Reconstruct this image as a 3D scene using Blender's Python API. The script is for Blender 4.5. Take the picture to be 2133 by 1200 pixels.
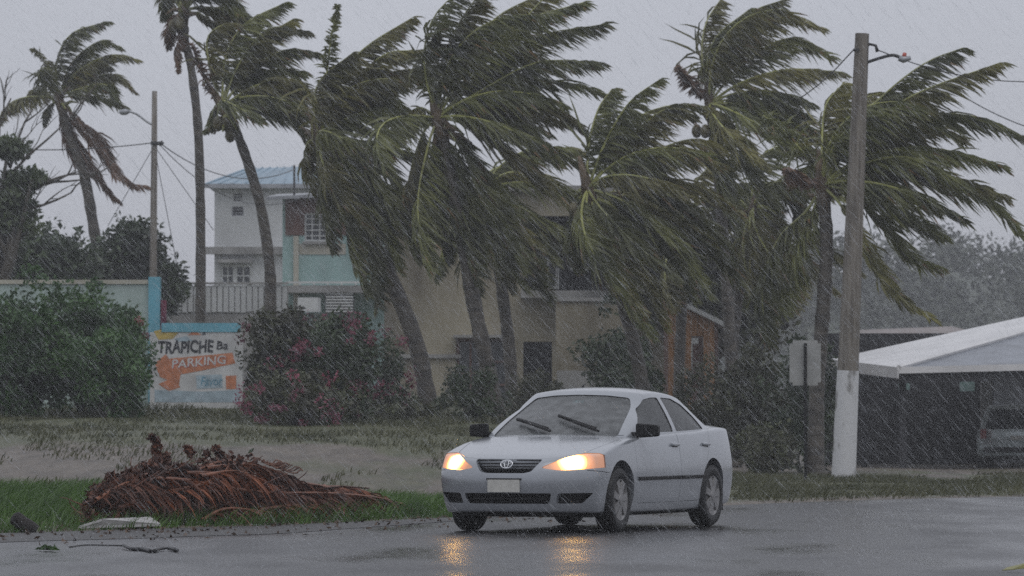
import bpy, bmesh, math, random
import numpy as np
from mathutils import Vector, Matrix, noise as mnoise

for _o in list(bpy.data.objects):
    bpy.data.objects.remove(_o, do_unlink=True)
scene = bpy.context.scene
COL = scene.collection
R = math.radians

# ------------------------------------------------------------------ camera
FPX = 9675.0            # focal length in photo pixels (photo 2133 x 1200)
CAMZ = 1.13
HORIZON = 865.0
PITCH = math.atan((HORIZON - 600.0) / FPX)
cam_d = bpy.data.cameras.new('camera')
cam = bpy.data.objects.new('camera', cam_d)
COL.objects.link(cam)
cam.location = (0, 0, CAMZ)
cam.rotation_euler = (math.pi / 2 + PITCH, 0, 0)
cam_d.sensor_width = 36.0
cam_d.lens = 36.0 * FPX / 2133.0
cam_d.clip_start = 0.5
cam_d.clip_end = 6000
cam_d.dof.use_dof = True
cam_d.dof.focus_distance = 46.0
cam_d.dof.aperture_fstop = 6.3
scene.camera = cam

# ------------------------------------------------------------------ sky: rain-cloud deck
SUN_EL, SUN_AZ = R(58), R(150)
world = bpy.data.worlds.new('World')
scene.world = world
world.use_nodes = True
wn, wl = world.node_tree.nodes, world.node_tree.links
wn.clear()
w_out = wn.new('ShaderNodeOutputWorld')
w_bg = wn.new('ShaderNodeBackground')
w_sky = wn.new('ShaderNodeTexSky')
w_sky.sky_type = 'NISHITA'
w_sky.sun_disc = False
w_sky.sun_elevation = SUN_EL
w_sky.sun_rotation = SUN_AZ
w_tc = wn.new('ShaderNodeTexCoord')
w_sep = wn.new('ShaderNodeSeparateXYZ')
wl.new(w_tc.outputs['Generated'], w_sep.inputs[0])
w_ramp = wn.new('ShaderNodeValToRGB')          # overcast sky: zenith about twice the horizon
w_ramp.color_ramp.elements[0].position = 0.0
w_ramp.color_ramp.elements[0].color = (0.525, 0.54, 0.605, 1)
w_ramp.color_ramp.elements[1].position = 1.0
w_ramp.color_ramp.elements[1].color = (0.80, 0.83, 0.90, 1)
wl.new(w_sep.outputs['Z'], w_ramp.inputs[0])
w_noise = wn.new('ShaderNodeTexNoise')
w_noise.inputs['Scale'].default_value = 5.0
w_noise.inputs['Detail'].default_value = 4.0
wl.new(w_tc.outputs['Generated'], w_noise.inputs['Vector'])
w_mr = wn.new('ShaderNodeMapRange')
w_mr.inputs['To Min'].default_value = 0.86
w_mr.inputs['To Max'].default_value = 1.12
wl.new(w_noise.outputs['Fac'], w_mr.inputs['Value'])
w_mul = wn.new('ShaderNodeVectorMath'); w_mul.operation = 'SCALE'
wl.new(w_ramp.outputs['Color'], w_mul.inputs[0])
wl.new(w_mr.outputs['Result'], w_mul.inputs['Scale'])
w_sc = wn.new('ShaderNodeVectorMath'); w_sc.operation = 'SCALE'
w_sc.inputs['Scale'].default_value = 0.06
wl.new(w_sky.outputs['Color'], w_sc.inputs[0])
w_mix = wn.new('ShaderNodeMix'); w_mix.data_type = 'RGBA'
w_mix.inputs['Factor'].default_value = 0.9
wl.new(w_sc.outputs['Vector'], w_mix.inputs['A'])
wl.new(w_mul.outputs['Vector'], w_mix.inputs['B'])
wl.new(w_mix.outputs['Result'], w_bg.inputs['Color'])
w_bg.inputs['Strength'].default_value = 1.0
wl.new(w_bg.outputs[0], w_out.inputs['Surface'])

sun_d = bpy.data.lights.new('sun', 'SUN')
sun_d.energy = 0.5
sun_d.angle = R(40)
sun_d.color = (1.0, 0.97, 0.93)
sun = bpy.data.objects.new('sun', sun_d)
COL.objects.link(sun)
sun.rotation_euler = (math.pi / 2 - SUN_EL, 0, math.pi - SUN_AZ)
sun.location = (0, 0, 40)

scene.view_settings.view_transform = 'Standard'
scene.view_settings.look = 'None'
scene.view_settings.exposure = 0.0
scene.view_settings.gamma = 1.0
scene.view_settings.use_curve_mapping = False
scene.render.engine = 'CYCLES'
scene.cycles.use_denoising = False      # the fine sampling grain stands in for the high-ISO grain of the photograph
scene.cycles.max_bounces = 8
scene.cycles.diffuse_bounces = 3
scene.cycles.glossy_bounces = 3
scene.cycles.transparent_max_bounces = 24
scene.cycles.volume_bounces = 0
scene.cycles.sample_clamp_indirect = 4.0


# ------------------------------------------------------------------ helpers
def at(px, py, d):
    """world point seen at photo pixel (px, py) at distance d along Y"""
    c, s = math.cos(PITCH), math.sin(PITCH)
    u, v = (px - 1066.5) / FPX, (600.0 - py) / FPX
    ry, rz = c - s * v, s + c * v
    return Vector((u * d / ry, d, CAMZ + rz * d / ry))


def smooth(a, b, x):
    t = min(1.0, max(0.0, (x - a) / (b - a)))
    return t * t * (3 - 2 * t)


def road_edge(X):
    """Y of the far road edge"""
    if X < -2.3:
        return 47.9 + 1.35 * (X + 2.3)
    if X < 2.6:
        return 47.9 + 2.1 * (X + 2.3)
    if X < 7.0:
        t = X - 2.6
        return 58.19 + 2.1 * t - 0.155 * t * t
    return 64.43 + .74 * (X - 7.0)


def ground(X, Y):
    e = Y - road_edge(X)
    n = (mnoise.noise(Vector((X * .35, Y * .22, 3.1))) * .05
         + mnoise.noise(Vector((X * 1.3, Y * .9, 7.7))) * .018)
    if e < 0:
        return -0.04
    left = 1 - smooth(-0.8, 4.6, X)
    y0 = max(45.0, road_edge(X) + .6)
    rise = 0.028 * max(0.0, min(Y, 104.0) - y0) * left
    k = smooth(0.0, 1.2, e)
    return -0.04 + .045 * smooth(0, .25, e) + k * (rise + .02 + n)


ORG = {}


def link(o, parent=None):
    COL.objects.link(o)
    if parent is not None:
        o.parent = parent
    return o


def tag(o, label=None, cat=None, group=None, kind=None):
    if label: o['label'] = label
    if cat: o['category'] = cat
    if group: o['group'] = group
    if kind: o['kind'] = kind
    return o


def empty(name, loc=(0, 0, 0), rz=0.0, label=None, cat=None, group=None):
    o = bpy.data.objects.new(name, None)
    o.empty_display_size = .2
    o.location = loc
    o.rotation_euler = (0, 0, rz)
    link(o)
    ORG[o.name] = Vector(loc)
    tag(o, label, cat, group)
    return o


def fast_mesh(name, verts, faces):
    me = bpy.data.meshes.new(name)
    V = np.asarray(verts, dtype=np.float32).reshape(-1, 3)
    if isinstance(faces, np.ndarray):
        k = faces.shape[1]
        nf = faces.shape[0]
        me.vertices.add(len(V)); me.vertices.foreach_set('co', V.ravel())
        me.loops.add(nf * k); me.loops.foreach_set('vertex_index', faces.astype(np.int32).ravel())
        me.polygons.add(nf)
        me.polygons.foreach_set('loop_start', np.arange(0, nf * k, k, dtype=np.int32))
        me.update(calc_edges=True)
        me.validate()
    else:
        me.from_pydata(V.tolist(), [], faces)
        me.update()
    return me


def obj(name, verts, faces, mats, parent=None, smooth_=False, midx=None, local=False, angle=None):
    """one mesh object; verts are world coordinates unless local"""
    V = np.asarray(verts, dtype=np.float64).reshape(-1, 3)
    if parent is not None and not local:
        o_ = ORG.get(parent.name)
        if o_ is None and parent.parent is not None:
            o_ = ORG.get(parent.parent.name)
        if o_ is not None:
            V = V - np.array(o_)[None, :]
    me = fast_mesh(name, V, faces)
    if not isinstance(mats, (list, tuple)):
        mats = [mats]
    for m in mats:
        me.materials.append(m)
    if midx is not None:
        me.polygons.foreach_set('material_index', np.asarray(midx, dtype=np.int32))
    if smooth_:
        me.polygons.foreach_set('use_smooth', np.ones(len(me.polygons), dtype=bool))
        if angle:
            me.set_sharp_from_angle(angle=R(angle))
    o = bpy.data.objects.new(name, me)
    link(o, parent)
    return o


class MB:
    """mesh collector"""
    def __init__(self):
        self.v, self.f, self.m = [], [], []

    def add(self, v, f, m=0):
        n = len(self.v)
        self.v.extend([tuple(p) for p in v])
        self.f.extend([tuple(i + n for i in q) for q in f])
        self.m.extend([m] * len(f))
        return self

    def box(self, x0, x1, y0, y1, z0, z1, m=0, M=None):
        v = [Vector((x, y, z)) for z in (z0, z1) for y in (y0, y1) for x in (x0, x1)]
        if M is not None:
            v = [M @ p for p in v]
        return self.add(v, [(0, 2, 3, 1), (4, 5, 7, 6), (0, 1, 5, 4), (2, 6, 7, 3), (0, 4, 6, 2), (1, 3, 7, 5)], m)

    def tube(self, pts, rad, n=8, m=0, caps=True):
        v, f = tube(pts, rad, n, caps)
        return self.add(v, f, m)

    def build(self, name, mats, parent=None, smooth_=False, local=False, angle=None):
        return obj(name, self.v, self.f, mats, parent, smooth_, self.m, local, angle)


def tube(pts, rad, n=8, caps=True):
    pts = [Vector(p) for p in pts]
    if not hasattr(rad, '__len__'):
        rad = [rad] * len(pts)
    v, f = [], []
    ref = None
    for i, p in enumerate(pts):
        a = pts[max(0, i - 1)]; b = pts[min(len(pts) - 1, i + 1)]
        t = (b - a)
        t = t.normalized() if t.length > 1e-9 else Vector((0, 0, 1))
        if ref is None:
            ref = Vector((0, 1, 0)) if abs(t.y) < .9 else Vector((1, 0, 0))
        ref = (ref - t * ref.dot(t))
        ref = ref.normalized() if ref.length > 1e-6 else t.orthogonal().normalized()
        bn = t.cross(ref)
        for k in range(n):
            an = 2 * math.pi * k / n
            v.append(p + (ref * math.cos(an) + bn * math.sin(an)) * rad[i])
    for i in range(len(pts) - 1):
        for k in range(n):
            k2 = (k + 1) % n
            f.append((i * n + k, i * n + k2, (i + 1) * n + k2, (i + 1) * n + k))
    if caps:
        f.append(tuple(range(n - 1, -1, -1)))
        f.append(tuple((len(pts) - 1) * n + k for k in range(n)))
    return v, f


def spline(pts, n):
    """Catmull-Rom through pts, n samples"""
    P = [Vector(p) for p in pts]
    P = [P[0] * 2 - P[1]] + P + [P[-1] * 2 - P[-2]]
    seg = len(P) - 3
    out = []
    for i in range(n):
        u = i / (n - 1) * seg
        k = min(int(u), seg - 1)
        t = u - k
        a, b, c, d = P[k], P[k + 1], P[k + 2], P[k + 3]
        out.append(.5 * ((2 * b) + (c - a) * t + (2 * a - 5 * b + 4 * c - d) * t * t + (3 * b - a - 3 * c + d) * t ** 3))
    return out


def lathe(profile, n=24, axis='y'):
    """profile: list of (r, h); revolve round axis"""
    v, f = [], []
    for (r, h) in profile:
        for k in range(n):
            a = 2 * math.pi * k / n
            c, s = r * math.cos(a), r * math.sin(a)
            v.append((c, h, s) if axis == 'y' else (c, s, h) if axis == 'z' else (h, c, s))
    for i in range(len(profile) - 1):
        for k in range(n):
            k2 = (k + 1) % n
            f.append((i * n + k, i * n + k2, (i + 1) * n + k2, (i + 1) * n + k))
    return v, f


# ------------------------------------------------------------------ materials
def mat(name, col, rough=.6, var=.18, scale=4.0, bump=0.0, bscale=30.0, spec=.5, metal=0.0, col2=None,
        stretch=(1, 1, 1), rand=0.0, transl=0.0, coat=0.0, detail=5.0, lo=.35, hi=.65, coord='pos'):
    m = bpy.data.materials.new(name)
    m.use_nodes = True
    nt = m.node_tree
    N, L = nt.nodes, nt.links
    b = N['Principled BSDF']
    out = N['Material Output']
    if coord == 'pos':
        src = N.new('ShaderNodeNewGeometry').outputs['Position']
    else:
        src = N.new('ShaderNodeTexCoord').outputs['Object']
    mp = N.new('ShaderNodeMapping')
    mp.inputs['Scale'].default_value = stretch
    L.new(src, mp.inputs['Vector'])
    nz = N.new('ShaderNodeTexNoise')
    nz.inputs['Scale'].default_value = scale
    nz.inputs['Detail'].default_value = detail
    L.new(mp.outputs[0], nz.inputs['Vector'])
    rp = N.new('ShaderNodeValToRGB')
    rp.color_ramp.elements[0].position = lo
    rp.color_ramp.elements[1].position = hi
    c1 = [c * (1 - var) for c in col]
    c2 = list(col2) if col2 else [min(1, c * (1 + var)) for c in col]
    rp.color_ramp.elements[0].color = (*c1, 1)
    rp.color_ramp.elements[1].color = (*c2, 1)
    L.new(nz.outputs['Fac'], rp.inputs[0])
    csock = rp.outputs['Color']
    if rand:
        oi = N.new('ShaderNodeObjectInfo')
        mr = N.new('ShaderNodeMapRange')
        mr.inputs['To Min'].default_value = 1 - rand
        mr.inputs['To Max'].default_value = 1 + rand
        L.new(oi.outputs['Random'], mr.inputs['Value'])
        sc = N.new('ShaderNodeVectorMath'); sc.operation = 'SCALE'
        L.new(csock, sc.inputs[0]); L.new(mr.outputs['Result'], sc.inputs['Scale'])
        csock = sc.outputs['Vector']
    L.new(csock, b.inputs['Base Color'])
    b.inputs['Roughness'].default_value = rough
    b.inputs['Specular IOR Level'].default_value = spec
    b.inputs['Metallic'].default_value = metal
    b.inputs['Coat Weight'].default_value = coat
    b.inputs['Coat Roughness'].default_value = .12
    if bump:
        n2 = N.new('ShaderNodeTexNoise')
        n2.inputs['Scale'].default_value = bscale
        n2.inputs['Detail'].default_value = 4
        L.new(mp.outputs[0], n2.inputs['Vector'])
        bp = N.new('ShaderNodeBump')
        bp.inputs['Strength'].default_value = bump
        bp.inputs['Distance'].default_value = .02
        L.new(n2.outputs['Fac'], bp.inputs['Height'])
        L.new(bp.outputs[0], b.inputs['Normal'])
    if transl:
        tr = N.new('ShaderNodeBsdfTranslucent')
        L.new(csock, tr.inputs['Color'])
        mx = N.new('ShaderNodeMixShader')
        mx.inputs[0].default_value = transl
        L.new(b.outputs[0], mx.inputs[1]); L.new(tr.outputs[0], mx.inputs[2])
        L.new(mx.outputs[0], out.inputs['Surface'])
    return m


def emit_mat(name, col, strength):
    m = bpy.data.materials.new(name)
    m.use_nodes = True
    b = m.node_tree.nodes['Principled BSDF']
    b.inputs['Base Color'].default_value = (*col, 1)
    b.inputs['Emission Color'].default_value = (*col, 1)
    b.inputs['Emission Strength'].default_value = strength
    return m


M = {}
M['frond'] = mat('frond_green', (.088, .102, .032), .42, .35, 1.6, rand=.35, transl=.34, col2=(.175, .185, .055))
M['frond2'] = mat('frond_olive', (.110, .112, .036), .45, .35, 1.6, rand=.3, transl=.34, col2=(.215, .20, .06))
M['frond_dead'] = mat('frond_dead', (.10, .055, .035), .6, .35, 2.0, rand=.3, col2=(.18, .10, .06), transl=.15)
M['tip'] = mat('frond_scorched', (.17, .095, .035), .55, .3, 3.0, rand=.25, transl=.2)
M['rachis'] = mat('rachis_yellow_green', (.30, .31, .10), .4, .25, 3.0, rand=.2)
M['trunk'] = mat('palm_trunk', (.062, .054, .046), .55, .35, 3.0, bump=.6, bscale=14, stretch=(1, 1, 3), col2=(.115, .10, .082))
M['sheath'] = mat('palm_sheath', (.12, .085, .05), .7, .35, 6.0, bump=.5, bscale=30)
M['coconut'] = mat('coconut', (.10, .085, .035), .45, .3, 5.0, rand=.4)
M['leaf_dark'] = mat('leaf_dark', (.030, .052, .022), .4, .4, 1.5, rand=.2, transl=.2, col2=(.055, .085, .030))
M['leaf_green'] = mat('leaf_green', (.030, .090, .022), .4, .4, 1.3, rand=.2, transl=.25, col2=(.075, .165, .034))
M['leaf_grey'] = mat('leaf_greygreen', (.085, .12, .062), .45, .35, 1.2, rand=.2, transl=.35, col2=(.15, .19, .09))
M['leaf_far'] = mat('leaf_far', (.055, .066, .050), .6, .2, .12, rand=.2, col2=(.070, .080, .056))
M['leaf_maroon'] = mat('leaf_maroon', (.055, .050, .030), .45, .4, 1.6, rand=.2, transl=.2, col2=(.075, .085, .035))
M['flower'] = mat('bougainvillea_pink', (.20, .045, .095), .5, .3, 2.5, rand=.2, transl=.3, col2=(.30, .065, .11))
M['flower_red'] = mat('flower_red', (.22, .045, .04), .5, .3, 2.5, rand=.2, transl=.25)
M['bark'] = mat('bark', (.075, .065, .052), .7, .3, 5.0, bump=.6, bscale=24)


# ------------------------------------------------------------------ ground, road
def ground_material():
    m = bpy.data.materials.new('ground_grass_dirt')
    m.use_nodes = True
    N, L = m.node_tree.nodes, m.node_tree.links
    b = N['Principled BSDF']
    geo = N.new('ShaderNodeNewGeometry')
    att = N.new('ShaderNodeAttribute'); att.attribute_name = 'dirt'
    n1 = N.new('ShaderNodeTexNoise'); n1.inputs['Scale'].default_value = 1.1; n1.inputs['Detail'].default_value = 10
    n2 = N.new('ShaderNodeTexNoise'); n2.inputs['Scale'].default_value = 4; n2.inputs['Detail'].default_value = 12; n2.inputs['Roughness'].default_value = .7
    mpg = N.new('ShaderNodeMapping'); mpg.inputs['Scale'].default_value = (.75, .13, 1); mpg.inputs['Rotation'].default_value = (0, 0, R(6))
    L.new(geo.outputs['Position'], mpg.inputs['Vector'])
    for n in (n1, n2):
        L.new(mpg.outputs[0], n.inputs['Vector'])
    ad = N.new('ShaderNodeMath'); ad.operation = 'ADD'
    L.new(att.outputs['Fac'], ad.inputs[0])
    sb = N.new('ShaderNodeMath'); sb.operation = 'MULTIPLY_ADD'
    sb.inputs[1].default_value = 1.9; sb.inputs[2].default_value = -.95
    L.new(n1.outputs['Fac'], sb.inputs[0]); L.new(sb.outputs[0], ad.inputs[1])
    mr = N.new('ShaderNodeMapRange')
    mr.inputs['From Min'].default_value = .36; mr.inputs['From Max'].default_value = .64
    L.new(ad.outputs[0], mr.inputs['Value'])
    g = N.new('ShaderNodeValToRGB')
    g.color_ramp.elements[0].position = .35; g.color_ramp.elements[0].color = (.050, .058, .022, 1)
    g.color_ramp.elements[1].position = .68; g.color_ramp.elements[1].color = (.105, .105, .050, 1)
    d = N.new('ShaderNodeValToRGB')
    d.color_ramp.elements[0].position = .32; d.color_ramp.elements[0].color = (.060, .049, .038, 1)
    d.color_ramp.elements[1].position = .70; d.color_ramp.elements[1].color = (.180, .150, .120, 1)
    L.new(n2.outputs['Fac'], g.inputs[0]); L.new(n2.outputs['Fac'], d.inputs[0])
    mx = N.new('ShaderNodeMix'); mx.data_type = 'RGBA'
    L.new(mr.outputs['Result'], mx.inputs['Factor'])
    L.new(g.outputs[0], mx.inputs['A']); L.new(d.outputs[0], mx.inputs['B'])
    L.new(mx.outputs['Result'], b.inputs['Base Color'])
    b.inputs['Roughness'].default_value = .55
    b.inputs['Specular IOR Level'].default_value = .35
    n3 = N.new('ShaderNodeTexNoise'); n3.inputs['Scale'].default_value = 16; n3.inputs['Detail'].default_value = 6
    L.new(geo.outputs['Position'], n3.inputs['Vector'])
    bp = N.new('ShaderNodeBump'); bp.inputs['Strength'].default_value = .7; bp.inputs['Distance'].default_value = .05
    L.new(n3.outputs['Fac'], bp.inputs['Height']); L.new(bp.outputs[0], b.inputs['Normal'])
    return m


def dirt_amount(X, Y):
    """1 = bare gravel, 0 = grass"""
    e = Y - road_edge(X)
    if e < 0:
        return .8
    if Y > 140:
        return 0.1
    left = 1 - smooth(1.0, 4.5, X)
    a = smooth(53.5, 58.0, Y) * (1 - smooth(66, 76, Y)) * (.64 + .3 * mnoise.noise(Vector((X * .35, Y * .12, 21))))      # gravel track on the left bank
    a *= left
    b = (1 - smooth(0.3, 1.6, e)) * .7
    r = (1 - left) * (smooth(78, 92, Y) * .55 + .12)                            # bare yard by the carport
    return max(a, b, r)


xs = sorted(set([round(v, 3) for v in list(np.arange(-14, 16.01, .4)) + [-14 - 1.35 ** k for k in range(3, 25)] + [16 + 1.35 ** k for k in range(3, 25)]]))
ys = [-40, -10, 0, 10, 20] + list(np.arange(26, 112, .7)) + [112 + 1.3 ** k for k in range(4, 30)]
gv = [(x, y, ground(x, y)) for y in ys for x in xs]
nx_ = len(xs)
gf = [(j * nx_ + i, j * nx_ + i + 1, (j + 1) * nx_ + i + 1, (j + 1) * nx_ + i) for j in range(len(ys) - 1) for i in range(nx_ - 1)]
g_o = obj('ground', gv, gf, ground_material(), None, True)
tag(g_o, 'grassy bank with a bare gravel track and wet bare yard', None, None, 'structure')
att = g_o.data.attributes.new('dirt', 'FLOAT', 'POINT')
att.data.foreach_set('value', [dirt_amount(x, y) for (x, y, z) in gv])


def road_material():
    m = bpy.data.materials.new('wet_asphalt')
    m.use_nodes = True
    N, L = m.node_tree.nodes, m.node_tree.links
    b = N['Principled BSDF']
    geo = N.new('ShaderNodeNewGeometry')
    mp = N.new('ShaderNodeMapping'); mp.inputs['Rotation'].default_value = (0, 0, R(22)); mp.inputs['Scale'].default_value = (1.6, .45, 1)
    L.new(geo.outputs['Position'], mp.inputs['Vector'])
    n1 = N.new('ShaderNodeTexNoise'); n1.inputs['Scale'].default_value = .55; n1.inputs['Detail'].default_value = 6
    L.new(mp.outputs[0], n1.inputs['Vector'])
    n2 = N.new('ShaderNodeTexNoise'); n2.inputs['Scale'].default_value = 14; n2.inputs['Detail'].default_value = 9
    L.new(geo.outputs['Position'], n2.inputs['Vector'])
    c = N.new('ShaderNodeValToRGB')
    c.color_ramp.elements[0].position = .3; c.color_ramp.elements[0].color = (.026, .026, .028, 1)
    c.color_ramp.elements[1].position = .7; c.color_ramp.elements[1].color = (.052, .051, .053, 1)
    L.new(n2.outputs['Fac'], c.inputs[0])
    L.new(c.outputs[0], b.inputs['Base Color'])
    r = N.new('ShaderNodeMapRange')
    r.inputs['From Min'].default_value = .35; r.inputs['From Max'].default_value = .68
    r.inputs['To Min'].default_value = .42; r.inputs['To Max'].default_value = .13
    L.new(n1.outputs['Fac'], r.inputs['Value'])
    L.new(r.outputs['Result'], b.inputs['Roughness'])
    b.inputs['IOR'].default_value = 1.38
    # rain-struck water: small ripples, plus the grain of the asphalt
    n3 = N.new('ShaderNodeTexNoise'); n3.inputs['Scale'].default_value = 9; n3.inputs['Detail'].default_value = 5
    L.new(geo.outputs['Position'], n3.inputs['Vector'])
    bp = N.new('ShaderNodeBump'); bp.inputs['Strength'].default_value = .40; bp.inputs['Distance'].default_value = .02
    L.new(n3.outputs['Fac'], bp.inputs['Height'])
    bp2 = N.new('ShaderNodeBump'); bp2.inputs['Strength'].default_value = .6; bp2.inputs['Distance'].default_value = .012
    L.new(n2.outputs['Fac'], bp2.inputs['Height']); L.new(bp.outputs[0], bp2.inputs['Normal'])
    L.new(bp2.outputs[0], b.inputs['Normal'])
    return m


M['road'] = road_material()
rx = list(np.arange(-60, 60.01, .35))
rv, rf = [], []
for i, x in enumerate(rx):
    ye = road_edge(x) + .16 * mnoise.noise(Vector((x * 1.7, 0, 0))) + .07 * mnoise.noise(Vector((x * 6, 4, 0)))
    ye = max(ye, -35)
    for k in range(9):
        rv.append((x, -40 + (ye + 40) * k / 8, 0.0))
for i in range(len(rx) - 1):
    for k in range(8):
        rf.append((i * 9 + k, (i + 1) * 9 + k, (i + 1) * 9 + k + 1, i * 9 + k + 1))
tag(obj('road', rv, rf, M['road']), 'wet grey asphalt road running diagonally past the bank', None, None, 'structure')

# dark worn strip along the left edge of the road
M['gutter'] = mat('gutter_asphalt', (.036, .034, .033), .55, .3, 3.0, bump=.7, bscale=18)
sv, sf = [], []
sx = list(np.arange(-14, 2.5, .3))
for x in sx:
    e0 = road_edge(x) - 3.4 * (1 - smooth(-2.6, .9, x)) - .35 + .45 * mnoise.noise(Vector((x * .8, 9, 0)))
    e1 = road_edge(x) - .02 + .16 * mnoise.noise(Vector((x * 1.7, 0, 0))) + .07 * mnoise.noise(Vector((x * 6, 4, 0)))
    sv += [(x, e0, .004), (x, e1, .004)]
sf = [(2 * i, 2 * i + 2, 2 * i + 3, 2 * i + 1) for i in range(len(sx) - 1)]
tag(obj('road_shoulder', sv, sf, M['gutter']), 'dark wet strip of asphalt along the road edge', None, None, 'structure')


# ------------------------------------------------------------------ grass
def blades(pts, hts, wid, seed, wind=.55):
    rng = np.random.default_rng(seed)
    n = len(pts)
    P = np.asarray(pts, float)
    a = rng.uniform(0, 2 * np.pi, n)
    W = np.stack([np.cos(a), np.sin(a), np.zeros(n)], 1) * (wid * rng.uniform(.6, 1.3, n))[:, None]
    lean = np.stack([wind + rng.normal(0, .35, n), rng.normal(0, .35, n), np.ones(n)], 1)
    H = np.asarray(hts)[:, None]
    m_ = P + lean * H * np.array([.35, .35, .6])
    t_ = P + lean * H * np.array([1.0, 1.0, .95])
    V = np.stack([P - W, P + W, m_ + W * .7, m_ - W * .7, t_], 1).reshape(-1, 3)
    i = np.arange(n)[:, None] * 5
    T = np.concatenate([i + np.array([0, 1, 2]), i + np.array([0, 2, 3]), i + np.array([3, 2, 4])], 0)
    return V, T


M['grass'] = mat('verge_grass', (.050, .125, .020), .4, .4, 2.2, transl=.3, col2=(.11, .21, .035))
M['grass_dull'] = mat('bank_grass', (.065, .078, .030), .5, .4, .8, transl=.25, col2=(.115, .115, .052))
rg = random.Random(5)
pts, hts = [], []
while len(pts) < 26000:                       # lush verge between the road edge and the gravel
    x = rg.uniform(-7.2, .4)
    e = rg.uniform(.05, 10.5)
    y = road_edge(x) + e
    lim = 54.8 + .9 * mnoise.noise(Vector((x * .8, 1, 0)))
    if y > lim or y < 39.5:
        continue
    dens = .55 + .9 * mnoise.noise(Vector((x * 1.1, y * .6, 2)))
    if x > -2.2: dens = dens * .9 + .25
    if rg.random() > dens + .25:
        continue
    pts.append((x, y, ground(x, y) - .01)); hts.append(rg.uniform(.08, .26) * (1 - .45 * smooth(lim - 2.5, lim, y)) * (.45 + .55 * smooth(0, .8, e)))
V, T = blades(pts, hts, .006, 1)
tag(obj('verge_grass', V, T, M['grass']), 'bright green grass on the verge behind the brown frond heap', 'grass', None, 'stuff')
pts, hts = [], []
while len(pts) < 24000:                       # duller grass on the upper bank and weeds in the gravel
    x = rg.uniform(-11.5, 2.0); y = rg.uniform(53, 100)
    if dirt_amount(x, y) > rg.uniform(.12, .5) or abs(x) > y * .118:
        continue
    if mnoise.noise(Vector((x * .7, y * .3, 9))) < -.12: continue
    pts.append((x, y, ground(x, y) - .01)); hts.append(rg.uniform(.03, .11) * (1 + 1.6 * smooth(80, 96, y)))
k_ = 0
while k_ < 9000:                              # weeds in patches on the gravel itself
    x = rg.uniform(-8.5, 1.5); y = rg.uniform(54, 76)
    k_ += 1
    if abs(x) > y * .118 or mnoise.noise(Vector((x * .55, y * .10, 33))) + .5 * mnoise.noise(Vector((x * 1.6, y * .3, 12))) < .12: continue
    pts.append((x, y, ground(x, y) - .01)); hts.append(rg.uniform(.03, .12))
V, T = blades(pts, hts, .010, 2)
tag(obj('bank_grass', V, T, M['grass_dull']), 'dull olive grass covering the upper bank below the bushes', 'grass', None, 'stuff')
pts, hts = [], []
while len(pts) < 16000:                       # strip of grass round the foot of the near pole
    x = rg.uniform(2.5, 10.5); y = rg.uniform(60, 86)
    e = y - road_edge(x)
    if e < .25 or abs(x) > y * .118: continue
    if mnoise.noise(Vector((x * .6, y * .25, 5))) < -.25 + .5 * smooth(76, 86, y): continue
    pts.append((x, y, ground(x, y) - .01)); hts.append(rg.uniform(.04, .13))
V, T = blades(pts, hts, .009, 3)
tag(obj('roadside_grass', V, T, M['grass_dull']), 'short wet grass round the foot of the white painted pole', 'grass', None, 'stuff')


# ------------------------------------------------------------------ cars
def interp(tab, x):
    """smooth (monotone-ish cubic) interpolation of a table [(x, v), ...] ascending"""
    X = [t[0] for t in tab]; Y = [t[1] for t in tab]
    if x <= X[0]: return Y[0]
    if x >= X[-1]: return Y[-1]
    for i in range(len(X) - 1):
        if x <= X[i + 1]:
            h = X[i + 1] - X[i]
            t = (x - X[i]) / h
            m0 = ((Y[i + 1] - Y[i - 1]) / (X[i + 1] - X[i - 1])) if i > 0 else (Y[i + 1] - Y[i]) / h
            m1 = ((Y[i + 2] - Y[i]) / (X[i + 2] - X[i])) if i + 2 < len(X) else (Y[i + 1] - Y[i]) / h
            return ((2 * t ** 3 - 3 * t * t + 1) * Y[i] + (t ** 3 - 2 * t * t + t) * h * m0
                    + (-2 * t ** 3 + 3 * t * t) * Y[i + 1] + (t ** 3 - t * t) * h * m1)
    return Y[-1]


def box_cage(A, B, C, fn):
    """surface of a box grid with parameters A x B x C mapped by fn(a, b, c)"""
    idx, v, f = {}, [], []
    def vid(i, j, k):
        key = (i, j, k)
        if key not in idx:
            idx[key] = len(v); v.append(fn(A[i], B[j], C[k]))
        return idx[key]
    nA, nB, nC = len(A) - 1, len(B) - 1, len(C) - 1
    for i in range(nA):
        for j in range(nB):
            f.append((vid(i, j, 0), vid(i, j + 1, 0), vid(i + 1, j + 1, 0), vid(i + 1, j, 0)))
            f.append((vid(i, j, nC), vid(i + 1, j, nC), vid(i + 1, j + 1, nC), vid(i, j + 1, nC)))
    for i in range(nA):
        for k in range(nC):
            f.append((vid(i, 0, k), vid(i + 1, 0, k), vid(i + 1, 0, k + 1), vid(i, 0, k + 1)))
            f.append((vid(i, nB, k), vid(i, nB, k + 1), vid(i + 1, nB, k + 1), vid(i + 1, nB, k)))
    for j in range(nB):
        for k in range(nC):
            f.append((vid(0, j, k), vid(0, j, k + 1), vid(0, j + 1, k + 1), vid(0, j + 1, k)))
            f.append((vid(nA, j, k), vid(nA, j + 1, k), vid(nA, j + 1, k + 1), vid(nA, j, k + 1)))
    return v, f


def temp(name, v, f):
    me = bpy.data.meshes.new(name)
    me.from_pydata([tuple(p) for p in v], [], [tuple(q) for q in f])
    me.update()
    bm = bmesh.new(); bm.from_mesh(me)
    bmesh.ops.recalc_face_normals(bm, faces=bm.faces)
    bm.to_mesh(me); bm.free()
    o = bpy.data.objects.new(name, me)
    COL.objects.link(o)
    return o


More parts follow.
